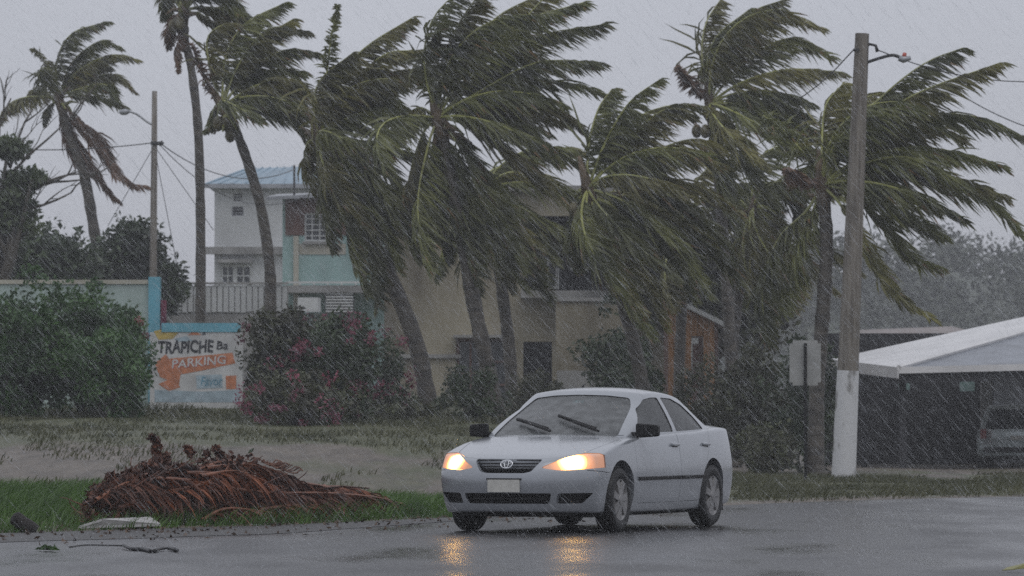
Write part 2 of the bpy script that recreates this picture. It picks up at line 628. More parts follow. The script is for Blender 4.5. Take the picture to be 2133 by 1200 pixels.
def bake(o):
    bpy.context.view_layer.update()
    dg = bpy.context.evaluated_depsgraph_get()
    me = bpy.data.meshes.new_from_object(o.evaluated_get(dg))
    o.modifiers.clear()
    o.data = me
    return o


def subsurf(o, n):
    md = o.modifiers.new('s', 'SUBSURF'); md.levels = n; md.render_levels = n
    return bake(o)


def dup_temp(o, name='t'):
    c = bpy.data.objects.new(name, o.data.copy())
    COL.objects.link(c)
    return c


def kill(*os_):
    for o in os_:
        bpy.data.objects.remove(o, do_unlink=True)


def boolean(o, cutter, op='DIFFERENCE', solver='EXACT'):
    md = o.modifiers.new('b', 'BOOLEAN'); md.operation = op; md.object = cutter; md.solver = solver
    bake(o)
    return o


def shrink(o, d):
    """move the surface along its normals (negative = inwards)"""
    me = o.data
    n = len(me.vertices)
    co = np.empty(n * 3); me.vertices.foreach_get('co', co)
    no = np.array([v.normal[:] for v in me.vertices]).ravel()
    me.vertices.foreach_set('co', co + no * d)
    me.update()
    return o


def shell(o, d_out, d_in):
    """hollow copy of a closed hull: outer skin moved by d_out, inner skin by d_in, inner faces turned round (material 1)"""
    a = dup_temp(o); shrink(a, d_out)
    b = dup_temp(o); shrink(b, d_in)
    va = [v.co[:] for v in a.data.vertices]; vb = [v.co[:] for v in b.data.vertices]
    fa = [tuple(p.vertices) for p in a.data.polygons]; fb = [tuple(i + len(va) for i in reversed(p.vertices)) for p in b.data.polygons]
    me = bpy.data.meshes.new('shell')
    me.from_pydata(va + vb, [], fa + fb)
    me.update()
    kill(b)
    a.data = me
    return a


def prism(poly, axis, lo, hi):
    """closed prism: poly in the plane across axis ('x': (y,z), 'y': (x,z), 'z': (x,y))"""
    n = len(poly)
    def P3(p, h):
        return (h, p[0], p[1]) if axis == 'x' else (p[0], h, p[1]) if axis == 'y' else (p[0], p[1], h)
    v = [P3(p, lo) for p in poly] + [P3(p, hi) for p in poly]
    f = [tuple(range(n)), tuple(range(2 * n - 1, n - 1, -1))] + [(i, (i + 1) % n, n + (i + 1) % n, n + i) for i in range(n)]
    return v, f


def round_poly(poly, r=.03, n=4):
    """round the corners of a polygon"""
    out = []
    m = len(poly)
    for i in range(m):
        p0, p1, p2 = Vector(poly[i - 1]), Vector(poly[i]), Vector(poly[(i + 1) % m])
        a, b = (p0 - p1), (p2 - p1)
        ra = min(r, a.length * .45); rb = min(r, b.length * .45)
        A, B = p1 + a.normalized() * ra, p1 + b.normalized() * rb
        for k in range(n + 1):
            t = k / n
            out.append(tuple(A * (1 - t) ** 2 + p1 * 2 * t * (1 - t) + B * t * t))
    return out


def many(prisms):
    mb = MB()
    for v, f in prisms:
        mb.add(v, f)
    return temp('cut', mb.v, mb.f)


def mir(poly):
    return [(-p[0], p[1]) for p in poly][::-1]


def finish(o, name, mats, parent, smooth_angle=38, label=None, keep=False):
    """turn a temporary object into a part"""
    o.name = name; o.data.name = name
    if keep:
        mi = np.empty(len(o.data.polygons), dtype=np.int32); o.data.polygons.foreach_get('material_index', mi)
    o.data.materials.clear()
    for m in (mats if isinstance(mats, (list, tuple)) else [mats]):
        o.data.materials.append(m)
    if keep:
        o.data.polygons.foreach_set('material_index', mi)
    else:
        o.data.polygons.foreach_set('material_index', np.zeros(len(o.data.polygons), dtype=np.int32))
    o.data.polygons.foreach_set('use_smooth', np.ones(len(o.data.polygons), dtype=bool))
    o.data.set_sharp_from_angle(angle=R(smooth_angle))
    o.parent = parent
    if label: o['label'] = label
    return o


def glass_material(name, tint, film):
    m = bpy.data.materials.new(name)
    m.use_nodes = True
    N, L = m.node_tree.nodes, m.node_tree.links
    N.remove(N['Principled BSDF'])
    out = N['Material Output']
    tr = N.new('ShaderNodeBsdfTransparent'); tr.inputs[0].default_value = (*tint, 1)
    gl = N.new('ShaderNodeBsdfGlossy'); gl.inputs['Roughness'].default_value = .08
    df = N.new('ShaderNodeBsdfDiffuse'); df.inputs[0].default_value = (.55, .57, .58, 1)
    fr = N.new('ShaderNodeFresnel'); fr.inputs[0].default_value = 1.5
    geo = N.new('ShaderNodeNewGeometry')
    nz = N.new('ShaderNodeTexNoise'); nz.inputs['Scale'].default_value = 9; nz.inputs['Detail'].default_value = 6
    L.new(geo.outputs['Position'], nz.inputs['Vector'])
    mr = N.new('ShaderNodeMapRange'); mr.inputs['From Min'].default_value = .3; mr.inputs['From Max'].default_value = .75
    mr.inputs['To Min'].default_value = film * .5; mr.inputs['To Max'].default_value = film * 1.6
    L.new(nz.outputs['Fac'], mr.inputs['Value'])
    m1 = N.new('ShaderNodeMixShader'); L.new(mr.outputs['Result'], m1.inputs[0]); L.new(tr.outputs[0], m1.inputs[1]); L.new(df.outputs[0], m1.inputs[2])
    bf = N.new('ShaderNodeMath'); bf.operation = 'SUBTRACT'; bf.inputs[0].default_value = 1.0; L.new(geo.outputs['Backfacing'], bf.inputs[1])
    fm = N.new('ShaderNodeMath'); fm.operation = 'MULTIPLY'; L.new(fr.outputs[0], fm.inputs[0]); L.new(bf.outputs[0], fm.inputs[1])
    m2 = N.new('ShaderNodeMixShader'); L.new(fm.outputs[0], m2.inputs[0]); L.new(m1.outputs[0], m2.inputs[1]); L.new(gl.outputs[0], m2.inputs[2])
    n4 = N.new('ShaderNodeTexNoise'); n4.inputs['Scale'].default_value = 70
    L.new(geo.outputs['Position'], n4.inputs['Vector'])
    bp = N.new('ShaderNodeBump'); bp.inputs['Strength'].default_value = .25; bp.inputs['Distance'].default_value = .01
    L.new(n4.outputs['Fac'], bp.inputs['Height']); L.new(bp.outputs[0], gl.inputs['Normal'])
    L.new(m2.outputs[0], out.inputs['Surface'])
    return m


def lamp_material(name, centre, hot, rim, strength, radius):
    """lit lamp: brightest at the bulb, amber towards the rim (object space)"""
    m = bpy.data.materials.new(name)
    m.use_nodes = True
    N, L = m.node_tree.nodes, m.node_tree.links
    b = N['Principled BSDF']
    tc = N.new('ShaderNodeTexCoord')
    d = N.new('ShaderNodeVectorMath'); d.operation = 'DISTANCE'
    d.inputs[1].default_value = centre
    L.new(tc.outputs['Object'], d.inputs[0])
    mr = N.new('ShaderNodeMapRange'); mr.inputs['From Max'].default_value = radius
    L.new(d.outputs['Value'], mr.inputs['Value'])
    c = N.new('ShaderNodeValToRGB')
    c.color_ramp.elements[0].position = .12; c.color_ramp.elements[0].color = (*hot, 1)
    c.color_ramp.elements[1].position = .75; c.color_ramp.elements[1].color = (*rim, 1)
    L.new(mr.outputs['Result'], c.inputs[0])
    s = N.new('ShaderNodeValToRGB')
    s.color_ramp.elements[0].position = .05; s.color_ramp.elements[0].color = (1, 1, 1, 1)
    s.color_ramp.elements[1].position = .95; s.color_ramp.elements[1].color = (.012, .012, .012, 1)
    e = s.color_ramp.elements.new(.32); e.color = (.5, .5, .5, 1)
    e = s.color_ramp.elements.new(.60); e.color = (.035, .035, .035, 1)
    L.new(mr.outputs['Result'], s.inputs[0])
    mu = N.new('ShaderNodeMath'); mu.operation = 'MULTIPLY'; mu.inputs[1].default_value = strength
    L.new(s.outputs[0], mu.inputs[0])
    b.inputs['Base Color'].default_value = (.35, .33, .30, 1)
    b.inputs['Roughness'].default_value = .12
    L.new(c.outputs[0], b.inputs['Emission Color']); L.new(mu.outputs[0], b.inputs['Emission Strength'])
    return m


M['paint'] = mat('silver_paint', (.315, .333, .362), .28, .07, 2.0, metal=.25, coat=.95, coord='obj')
_pb = M['paint'].node_tree.nodes['Principled BSDF']
_n = M['paint'].node_tree.nodes.new('ShaderNodeTexNoise'); _n.inputs['Scale'].default_value = 120
_tc = M['paint'].node_tree.nodes.new('ShaderNodeTexCoord')
M['paint'].node_tree.links.new(_tc.outputs['Object'], _n.inputs['Vector'])
_b = M['paint'].node_tree.nodes.new('ShaderNodeBump'); _b.inputs['Strength'].default_value = .12; _b.inputs['Distance'].default_value = .004
M['paint'].node_tree.links.new(_n.outputs['Fac'], _b.inputs['Height'])
M['paint'].node_tree.links.new(_b.outputs[0], _pb.inputs['Coat Normal'])
M['black_plastic'] = mat('black_plastic', (.005, .005, .006), .45, .2, 6.0, spec=.3)
M['rubber'] = mat('tyre_rubber', (.009, .009, .010), .6, .25, 8.0)
M['hubcap'] = mat('hubcap_silver', (.24, .235, .235), .35, .15, 9.0, metal=.5, coord='obj')
M['chrome'] = mat('chrome', (.75, .76, .78), .12, .03, 2.0, metal=1.0)
M['glass'] = glass_material('car_glass', (.60, .62, .63), .13)
M['glass_side'] = glass_material('car_glass_side', (.34, .40, .39), .05)
M['glass_rear'] = glass_material('car_glass_rear', (.16, .18, .19), .03)
M['interior'] = mat('car_interior', (.060, .053, .056), .8, .2, 5.0)
M['seat'] = mat('car_seat_fabric', (.13, .12, .12), .9, .2, 5.0)
M['plate'] = mat('number_plate', (.55, .54, .50), .4, .08, 14.0, coord='obj')
M['underbody'] = mat('underbody', (.005, .005, .005), .9, .2, 4.0)

BODY = dict(
    zc=[(-2.27, .90), (-2.20, .98), (-2.08, 1.035), (-1.85, 1.055), (-1.6, 1.055), (-1.3, 1.00), (-.6, .97), (.2, .955),
        (.62, .955), (.9, .955), (1.15, .940), (1.35, .905), (1.6, .858), (1.85, .805), (2.05, .760), (2.17, .728), (2.25, .68), (2.32, .62)],
    zs=[(-2.27, .86), (-2.1, .965), (-1.8, .995), (-1.4, .99), (-.8, .965), (0, .945), (.6, .93), (.95, .905), (1.3, .868),
        (1.6, .815), (1.85, .755), (2.05, .70), (2.2, .64)],
    w=[(-2.27, .66), (-2.15, .74), (-1.9, .80), (-1.5, .835), (-1.0, .85), (0, .852), (.9, .852), (1.35, .852), (1.6, .848), (1.8, .838),
       (1.95, .82), (2.1, .79), (2.32, .72)],
    wz=[(.15, .915), (.22, .945), (.30, .968), (.42, .985), (.52, 1.0), (.62, 1.0), (.75, .985), (.85, .965), (.95, .935), (1.05, .90)],
    zb=[(-2.27, .30), (-2.1, .25), (-1.7, .21), (-1.2, .18), (1.4, .18), (1.9, .19), (2.27, .20)],
    xf=[(.15, 2.22), (.22, 2.262), (.30, 2.285), (.40, 2.31), (.50, 2.322), (.58, 2.31), (.64, 2.280), (.70, 2.235), (.78, 2.17), (.9, 2.05)],
    xr=[(.2, -2.18), (.35, -2.25), (.5, -2.265), (.62, -2.25), (.75, -2.22), (.9, -2.215), (1.0, -2.21), (1.1, -2.15)],
)


def sedan_body(T):
    def fn(a, b, c):
        # a in [-1,1] length, b in [-1,1] width, c in [0,1] height
        x = a * 2.25
        for _ in range(3):
            z0 = interp(T['zb'], x)
            zs, zc = interp(T['zs'], x), interp(T['zc'], x)
            zt = zs + (zc - zs) * (1 - abs(b) ** 2.6)
            z = z0 + (zt - z0) * c
            xf = interp(T['xf'], z) - .36 * abs(b) ** 3.0
            xr = interp(T['xr'], z) + .30 * abs(b) ** 3.0
            x = xr + (xf - xr) * (a + 1) / 2
        y = b * interp(T['w'], x) * interp(T['wz'], z)
        return (x, y, z)
    A = list(np.linspace(-1, 1, 47))
    B = [-1, -.93, -.82, -.66, -.45, -.22, 0, .22, .45, .66, .82, .93, 1]
    C = [0, .06, .16, .28, .40, .52, .64, .76, .87, .95, 1]
    v, f = box_cage(A, B, C, fn)
    return subsurf(temp('hull', v, f), 2)


ROOF = [(-1.3, 1.26), (-1.0, 1.335), (-.7, 1.385), (-.3, 1.412), (0.05, 1.405), (.28, 1.375), (.4, 1.34)]


def gh(a, b, c):
    """greenhouse surface: a length, b width, c height"""
    xf = 1.24 + (.27 - 1.24) * (c ** .97) + .05 * math.sin(math.pi * c) - (.24 - .10 * c) * abs(b) ** 2.4
    xr = -1.86 + (-1.00 + 1.86) * (c ** .95) - .05 * math.sin(math.pi * c) + .14 * abs(b) ** 2.4
    x = xr + (xf - xr) * (a + 1) / 2
    zt = interp(ROOF, x) - .055 * abs(b) ** 2.6
    z = .90 + (zt - .90) * c
    wb = .785 - .10 * smooth(-1.0, -1.9, x) - .06 * smooth(.6, 1.2, x)
    y = b * (wb + (.575 - wb) * (c ** 1.35))
    return (x, y, z)


def sedan_top():
    A = list(np.linspace(-1, 1, 27))
    B = [-1, -.92, -.72, -.4, 0, .4, .72, .92, 1]
    C = [0, .15, .32, .5, .68, .82, .93, 1]
    v, f = box_cage(A, B, C, gh)
    return subsurf(temp('top', v, f), 2)


def wheel(parent, name, x, y, side, steer=0.0, r=.315, w=.195, capcol='hubcap', cover=True):
    """tyre + rim, axis along y; side = +1 outer face towards +y"""
    wl_ = bpy.data.objects.new('wheel', None)
    link(wl_, parent)
    wl_.location = (x, y, r)
    wl_.rotation_euler = (0, 0, steer)
    h = w / 2
    prof = [(r * .62, -h * .9), (r * .80, -h), (r * .93, -h * .95), (r * .985, -h * .72), (r, -h * .35), (r, h * .35), (r * .985, h * .72), (r * .93, h * .95), (r * .80, h), (r * .66, h * .92), (r * .62, h * .7)]
    v, f = lathe(prof, 36)
    obj('tyre', v, f, M['rubber'], wl_, True, local=True, angle=50)
    s = side
    mb = MB()
    pr = [(r * .655, s * h * .55), (r * .64, s * h * .92), (r * .60, s * h * .86), (r * .52, s * h * .62), (r * .20, s * h * .72), (r * .16, s * h * .98), (0.001, s * h * 1.0)]
    v, f = lathe(pr, 36)
    mb.add(v, f, 0)
    for k in range(7):                                   # raised spokes of the wheel cover
        a = 2 * math.pi * k / 7 + .3
        ca, sa = math.cos(a), math.sin(a)
        def pt(rad, off, dep):
            return (ca * rad - sa * off, s * dep, sa * rad + ca * off)
        mb.add([pt(r * .14, -.026, h * .95), pt(r * .14, .026, h * .95), pt(r * .61, .038, h * .90), pt(r * .61, -.038, h * .90),
                pt(r * .14, -.034, h * .55), pt(r * .14, .034, h * .55), pt(r * .61, .050, h * .55), pt(r * .61, -.050, h * .55)],
               [(0, 1, 2, 3), (0, 4, 5, 1), (1, 5, 6, 2), (2, 6, 7, 3), (3, 7, 4, 0)], 0)
    mb.build('rim', M[capcol], wl_, False, local=True)
    v, f = lathe([(r * .60, s * h * .5), (.001, s * h * .5)], 24)
    obj('wheel_well', v, f, M['underbody'], wl_, False, local=True)
    return wl_


def make_sedan(name, loc, rz, label):
    root = empty(name, loc, rz, label, 'car')
    hull = sedan_body(BODY)
    top = sedan_top()
    # ---- outlines
    head = round_poly([(.345, .628), (.52, .715), (.66, .770), (.80, .766), (.90, .70), (.90, .635), (.70, .612), (.50, .604)], .035)
    grille = round_poly([(-.30, .722), (-.345, .700), (-.265, .592), (-.19, .576), (.19, .576), (.265, .592), (.345, .700), (.30, .722)], .02)
    intake = round_poly([(-.45, .385), (.45, .385), (.42, .285), (-.42, .285)], .02)
    fog = round_poly([(.505, .385), (.785, .388), (.69, .288), (.475, .286)], .02)
    doorF = round_poly([(.90, .27), (.965, .45), (.985, .80), (.92, 1.10), (-.255, 1.10), (-.255, .27)], .03)
    doorR = round_poly([(-.265, .27), (-.265, 1.10), (-1.25, 1.10), (-1.16, .82), (-.98, .62), (-.86, .45), (-.82, .27)], .03)
    def inset(poly, d):
        c = Vector((sum(p[0] for p in poly) / len(poly), sum(p[1] for p in poly) / len(poly)))
        return [tuple(c + (Vector(p) - c) * (1 - d / max(.05, (Vector(p) - c).length))) for p in poly]
    hood = round_poly([(.95, -.735), (1.40, -.735), (1.86, -.665), (2.09, -.50), (2.170, -.30), (2.185, 0), (2.170, .30), (2.09, .50), (1.86, .665), (1.40, .735), (.95, .735)], .05)
    # ---- parts cut out of the hull
    parts = []
    cuts = []
    def piece(kind, prisms, off, nm, m, par=root, lab=None):
        c = dup_temp(hull); shrink(c, off)
        k = many(prisms)
        boolean(c, k, 'INTERSECT'); kill(k)
        parts.append(finish(c, nm, m, par, label=lab))
        return parts[-1]
    dF = [prism(doorF, 'y', .62, 1.2)]; dR = [prism(doorR, 'y', .62, 1.2)]
    dF2 = [prism(doorF, 'y', -1.2, -.62)]; dR2 = [prism(doorR, 'y', -1.2, -.62)]
    doors = []
    for pr, y0, y1 in ((doorF, .64, 1.2), (doorR, .64, 1.2), (doorF, -1.2, -.64), (doorR, -1.2, -.64)):
        doors.append(piece('door', [prism(inset(pr, .005), 'y', y0, y1)], -.0005, 'door', M['paint']))
    hoodp = piece('hood', [prism(inset(hood, .006), 'z', .62, 1.2)], -.0005, 'hood', M['paint'])
    lamps = []
    for pl in (head, mir(head)):
        sgn = 1 if pl is head else -1
        lm = lamp_material('headlamp_lit', (2.06, sgn * .60, .69), (1.0, .60, .15), (1.0, .28, .025), 30.0, .25)
        lamps.append(piece('lamp', [prism(inset(pl, .003), 'x', 1.80, 2.5)], -.004, 'headlight', lm))
    for pl in (fog, mir(fog)):
        piece('fog', [prism(pl, 'x', 1.84, 2.5)], -.055, 'fog_recess', M['black_plastic'])
    lowg = piece('low', [prism(intake, 'x', 2.0, 2.5)], -.06, 'lower_grille', M['black_plastic'])
    M['tail'] = mat('tail_lamp_red', (.30, .02, .02), .2, .1, 5)
    tl = round_poly([(.48, .70), (.48, .90), (.90, .92), (.90, .70)], .03)
    for pl in (tl, mir(tl)):
        piece('tail', [prism(pl, 'x', -2.5, -2.06)], .001, 'tail_light', M['tail'])
    cut = many(dF + dR + dF2 + dR2)
    boolean(hull, cut); kill(cut)
    cut = many([prism(hood, 'z', .64, 1.2)]); boolean(hull, cut); kill(cut)
    cut = many([prism(head, 'x', 1.78, 2.6), prism(mir(head), 'x', 1.78, 2.6), prism(grille, 'x', 2.06, 2.6),
                prism(intake, 'x', 2.10, 2.6), prism(fog, 'x', 1.85, 2.6), prism(mir(fog), 'x', 1.85, 2.6)])
    boolean(hull, cut); kill(cut)
    # lamps must be cut out of the hood as well
    cut = many([prism(head, 'x', 1.78, 2.6), prism(mir(head), 'x', 1.78, 2.6)]); boolean(hoodp, cut); kill(cut)
    finish(hoodp, 'hood', M['paint'], root)
    # wheel arches and seams
    arch = []
    for wx in (1.38, -1.22):
        ring = [(wx + .362 * math.cos(a), .335 + .362 * math.sin(a)) for a in np.linspace(0, 2 * math.pi, 40, endpoint=False)]
        arch += [prism(ring, 'y', .52, 1.2), prism(ring, 'y', -1.2, -.52)]
    cut = many(arch); boolean(hull, cut)
    for d in doors:
        boolean(d, cut); finish(d, 'door', M['paint'], root)
    kill(cut)
    seam = [prism([(1.70, .574), (2.02, .60), (2.02, .606), (1.70, .580)], 'y', -1.2, -.60), prism([(1.70, .574), (2.02, .60), (2.02, .606), (1.70, .580)], 'y', .60, 1.2)]
    cut = many(seam); boolean(hull, cut); kill(cut)
    body = finish(hull, 'body', M['paint'], root)
    # ---- greenhouse
    wsh = [(-.66, .92), (-.615, 1.08), (-.565, 1.21), (-.50, 1.302), (-.28, 1.327), (0, 1.335), (.28, 1.327), (.50, 1.302), (.565, 1.21), (.615, 1.08), (.66, .92)]
    ws = round_poly(wsh, .035)
    rw = round_poly([(-.58, .98), (-.46, 1.29), (.46, 1.29), (.58, .98)], .05)
    wF = round_poly([(.76, .955), (.70, 1.01), (.42, 1.19), (.19, 1.285), (.0, 1.305), (-.205, 1.308), (-.245, .965)], .03)
    wR = round_poly([(-.335, .968), (-.295, 1.308), (-.60, 1.298), (-.84, 1.238), (-1.03, 1.125), (-1.19, .99)], .03)
    sets = [('windscreen', [prism(ws, 'x', .16, 1.8)], 'glass'), ('rear_window', [prism(rw, 'x', -2.2, -.95)], 'glass_rear'),
            ('window', [prism(wF, 'y', .3, 1.2)], 'glass_side'), ('window', [prism(wR, 'y', .3, 1.2)], 'glass_side'),
            ('window', [prism(wF, 'y', -1.2, -.3)], 'glass_side'), ('window', [prism(wR, 'y', -1.2, -.3)], 'glass_side')]
    glass_o = shell(top, -.008, -.014)
    hollow = shell(top, 0, -.035)
    kill(top)
    top = hollow
    for nm, pr, gm in sets:
        g = dup_temp(glass_o)
        k = many(pr)
        boolean(g, k, 'INTERSECT')
        if nm != 'windscreen' and nm != 'rear_window':
            pass
        finish(g, nm, M[gm], root)
        boolean(top, k, 'DIFFERENCE', 'MANIFOLD')
        kill(k)
    kill(glass_o)
    finish(top, 'roof', [M['paint'], M['interior']], root)
    for p in top.data.polygons:                       # lining on the faces that look inwards
        c_ = Vector((max(-1.0, min(.3, p.center.x)), 0, 1.0))
        if p.normal.dot(p.center - c_) < -.002:
            p.material_index = 1
    # black gasket round the windscreen: slightly larger, just under the glass
    # ---- cabin
    mb = MB(); mb.box(-1.55, .80, -.60, .60, .958, .972); mb.box(.55, .86, -.54, .54, .965, .985)
    mb.box(.50, .74, .14, .58, .972, 1.02)
    mb.build('dashboard', M['interior'], root, local=True)
    for sx, sy in ((-.15, .36), (-.15, -.36)):
        v, f = box_cage([-1, -.6, 0, .6, 1], [-1, -.6, 0, .6, 1], [0, .3, .6, .85, 1],
                        lambda a, b, c: (sx - .02 + a * .06 - c * .12, sy + b * (.24 - .05 * c * c), .97 + c * .20))
        finish(subsurf(temp('seat', v, f), 1), 'seat', M['seat'], root)
        v, f = box_cage([-1, 0, 1], [-1, -.5, .5, 1], [0, .5, 1], lambda a, b, c: (sx - .17 + a * .05 - c * .03, sy + b * .135, 1.13 + c * .16))
        finish(subsurf(temp('headrest', v, f), 2), 'headrest', M['seat'], root)
    mb = MB(); mb.box(-1.28, -1.12, -.62, .62, .972, 1.12); mb.build('rear_seat', M['seat'], root, local=True)
    v, f = tube([(.42 + .03 * math.sin(a), .36 + .185 * math.cos(a), .99 + .165 * math.sin(a)) for a in np.linspace(0, 2 * math.pi, 25)], .014, 6, False)
    obj('steering_wheel', v, f, M['black_plastic'], root, True, local=True)
    mb = MB(); mb.box(.24, .265, -.11, .11, 1.235, 1.285); mb.build('rear_view_mirror', M['black_plastic'], root, local=True)
    # ---- nose
    mb = MB()
    mb.box(2.07, 2.085, -.40, .40, .56, .73)
    for z in (.598, .628, .658, .688):
        v = [(2.10, -.34, z), (2.10, .34, z), (2.215 - (z - .6) * .45, .32, z + .006), (2.215 - (z - .6) * .45, -.32, z + .006)]
        mb.add(v + [(p[0], p[1], p[2] + .010) for p in v], [(0, 1, 2, 3), (4, 7, 6, 5), (3, 2, 6, 7)])
    gr = mb.build('grille', M['black_plastic'], root, local=True)
    mb = MB()                                                   # oval badge of three interlocked rings on the grille
    def ring(cy, cz, ry, rz_, rr):
        mb.tube([(2.25 - (cz + rz_ * math.sin(a) - .66) * .5, cy + ry * math.cos(a), cz + rz_ * math.sin(a)) for a in np.linspace(0, 2 * math.pi, 25)], rr, 6, 0, False)
    ring(0, .662, .060, .038, .006); ring(0, .664, .021, .034, .004); ring(0, .677, .043, .016, .004)
    mb.build('badge', M['chrome'], gr, True, local=True)
    v = [(2.12, -.40, .325), (2.12, .40, .325), (2.262, .36, .325), (2.262, -.36, .325)]
    mb = MB(); mb.add(v + [(p[0], p[1], p[2] + .014) for p in v], [(0, 1, 2, 3), (4, 7, 6, 5), (3, 2, 6, 7)])
    mb.build('grille_bar', M['black_plastic'], lowg, local=True)
    mb = MB()
    mb.box(2.318, 2.328, -.165, .165, .395, .515)
    pl = mb.build('number_plate', M['plate'], root, local=True)
    mb = MB(); mb.box(2.31, 2.324, -.18, .18, .512, .528); mb.build('plate_frame', M['black_plastic'], pl, local=True)
    # chin / underbody
    mb = MB(); mb.box(-1.95, 1.85, -.68, .68, .15, .32); mb.box(1.85, 2.08, -.55, .55, .165, .24)
    mb.box(1.30, 1.46, -.66, .66, .22, .34); mb.box(-1.32, -1.12, -.66, .66, .22, .36)
    mb.build('underbody', M['underbody'], root, local=True)
    # ---- trim: side moulding, handles, mirrors
    for s in (1, -1):
        mb = MB()
        for (x0, x1) in ((.93, -.245), (-.275, -.87)):
            n = 12
            vv, ff = [], []
            for i in range(n + 1):
                x = x0 + (x1 - x0) * i / n
                for z, o_ in ((.492, -.004), (.497, .012), (.525, .014), (.531, -.004)):
                    vv.append((x, s * (interp(BODY['w'], x) * interp(BODY['wz'], z) + o_), z))
            for i in range(n):
                for k in range(3):
                    q = (i * 4 + k, (i + 1) * 4 + k, (i + 1) * 4 + k + 1, i * 4 + k + 1)
                    ff.append(q if s < 0 else q[::-1])
            mb.add(vv, ff)
        mb.build('side_moulding', M['black_plastic'], root, local=True)
    for d, (hx, s) in zip(doors, ((-.13, 1), (-1.03, 1), (-.13, -1), (-1.03, -1))):
        hy = interp(BODY['w'], hx) * interp(BODY['wz'], .835)
        mb = MB()
        v, f = box_cage([-1, -.7, 0, .7, 1], [-1, 0, 1], [0, .5, 1], lambda a, b, c: (hx + a * .095, s * (hy + .012) + b * .018, .822 + c * .032))
        h = temp('h', v, f); subsurf(h, 1)
        finish(h, 'door_handle', M['paint'], d)
        mb.box(hx - .08, hx + .08, s * hy - .006, s * hy + .003, .795, .822)
        mb.build('handle_recess', M['black_plastic'], d, local=True)
    for s in (1, -1):
        v, f = box_cage([-1, -.6, 0, .6, 1], [-1, -.5, 0, .5, 1], [0, .25, .75, 1],
                        lambda a, b, c: (.80 + a * .055 * (1 - .3 * abs(b)) - .03 * (b * s), s * .895 + b * .105, .950 + (c - .5) * .130 * (1 - .12 * b * s) + .03))
        mo = subsurf(temp('m', v, f), 2)
        md_ = finish(mo, 'wing_mirror', M['black_plastic'], root)
        mb = MB(); mb.box(.755, .855, min(s * .74, s * .86), max(s * .74, s * .86), .93, .965); mb.build('mirror_foot', M['black_plastic'], md_, local=True)
    # ---- wipers, lifted to mid sweep
    def on_screen(y, t):
        """point just in front of the windscreen; t 0..1 from the cowl up"""
        p = Vector(gh(1, y / (.74 + (.575 - .74) * t ** 1.35), t))
        return p + Vector((.020, 0, .022))
    for (y0, t0, y1, t1) in ((.50, .13, -.02, .46), (.02, .13, -.46, .40)):
        w_ = MB()
        arm = [on_screen(y0 + (y1 - y0) * k / 8 * .60, t0 - .03 + (t1 - t0) * (k / 8) * .62) + Vector((.012, 0, .010)) for k in range(9)]
        w_.tube(arm, .013, 6)
        b_ = [on_screen(y0 + (y1 - y0) * (.12 + .88 * k / 8), t0 + (t1 - t0) * (.16 + .84 * k / 8)) for k in range(9)]
        w_.tube(b_, .018, 6)
        w_.build('wiper', M['black_plastic'], root, True, local=True)
    # sticker behind the glass
    c0 = [on_screen(y, t) - Vector((.040, 0, .045)) for y, t in ((-.06, .90), (.06, .90), (.06, .85), (-.06, .85))]
    M['sticker'] = mat('teal_sticker', (.10, .34, .33), .5, .1, 20)
    obj('windscreen_sticker', c0, [(0, 1, 2, 3)], M['sticker'], root, local=True)
    v, f = tube([(-.35, -.25, 1.40), (-.38, -.25, 1.43), (-.42, -.25, 1.445)], [.016, .010, .006], 8)
    obj('antenna', v, f, M['black_plastic'], root, True, local=True)
    # ---- wheels
    st = R(2)
    wheel(root, 'wheel', 1.38, .745, 1, st); wheel(root, 'wheel', 1.38, -.745, -1, st)
    wheel(root, 'wheel', -1.22, .745, 1); wheel(root, 'wheel', -1.22, -.745, -1)
    return root


CAR_A = R(22.5)
hd = Vector((-math.sin(CAR_A), -math.cos(CAR_A)))
lf = Vector((math.cos(CAR_A), -math.sin(CAR_A)))
fl = at(1275, 1108, CAMZ * FPX / (1108 - 865))
cx = fl.x - hd.x * 1.38 - lf.x * .745
cy = fl.y - hd.y * 1.38 - lf.y * .745
make_sedan('sedan_car', (cx, cy, 0.0), math.atan2(hd.y, hd.x), 'silver four-door sedan with lit amber headlights driving on the wet road')


# ------------------------------------------------------------------ palms
WIND = Vector((1.0, .10, -.12))


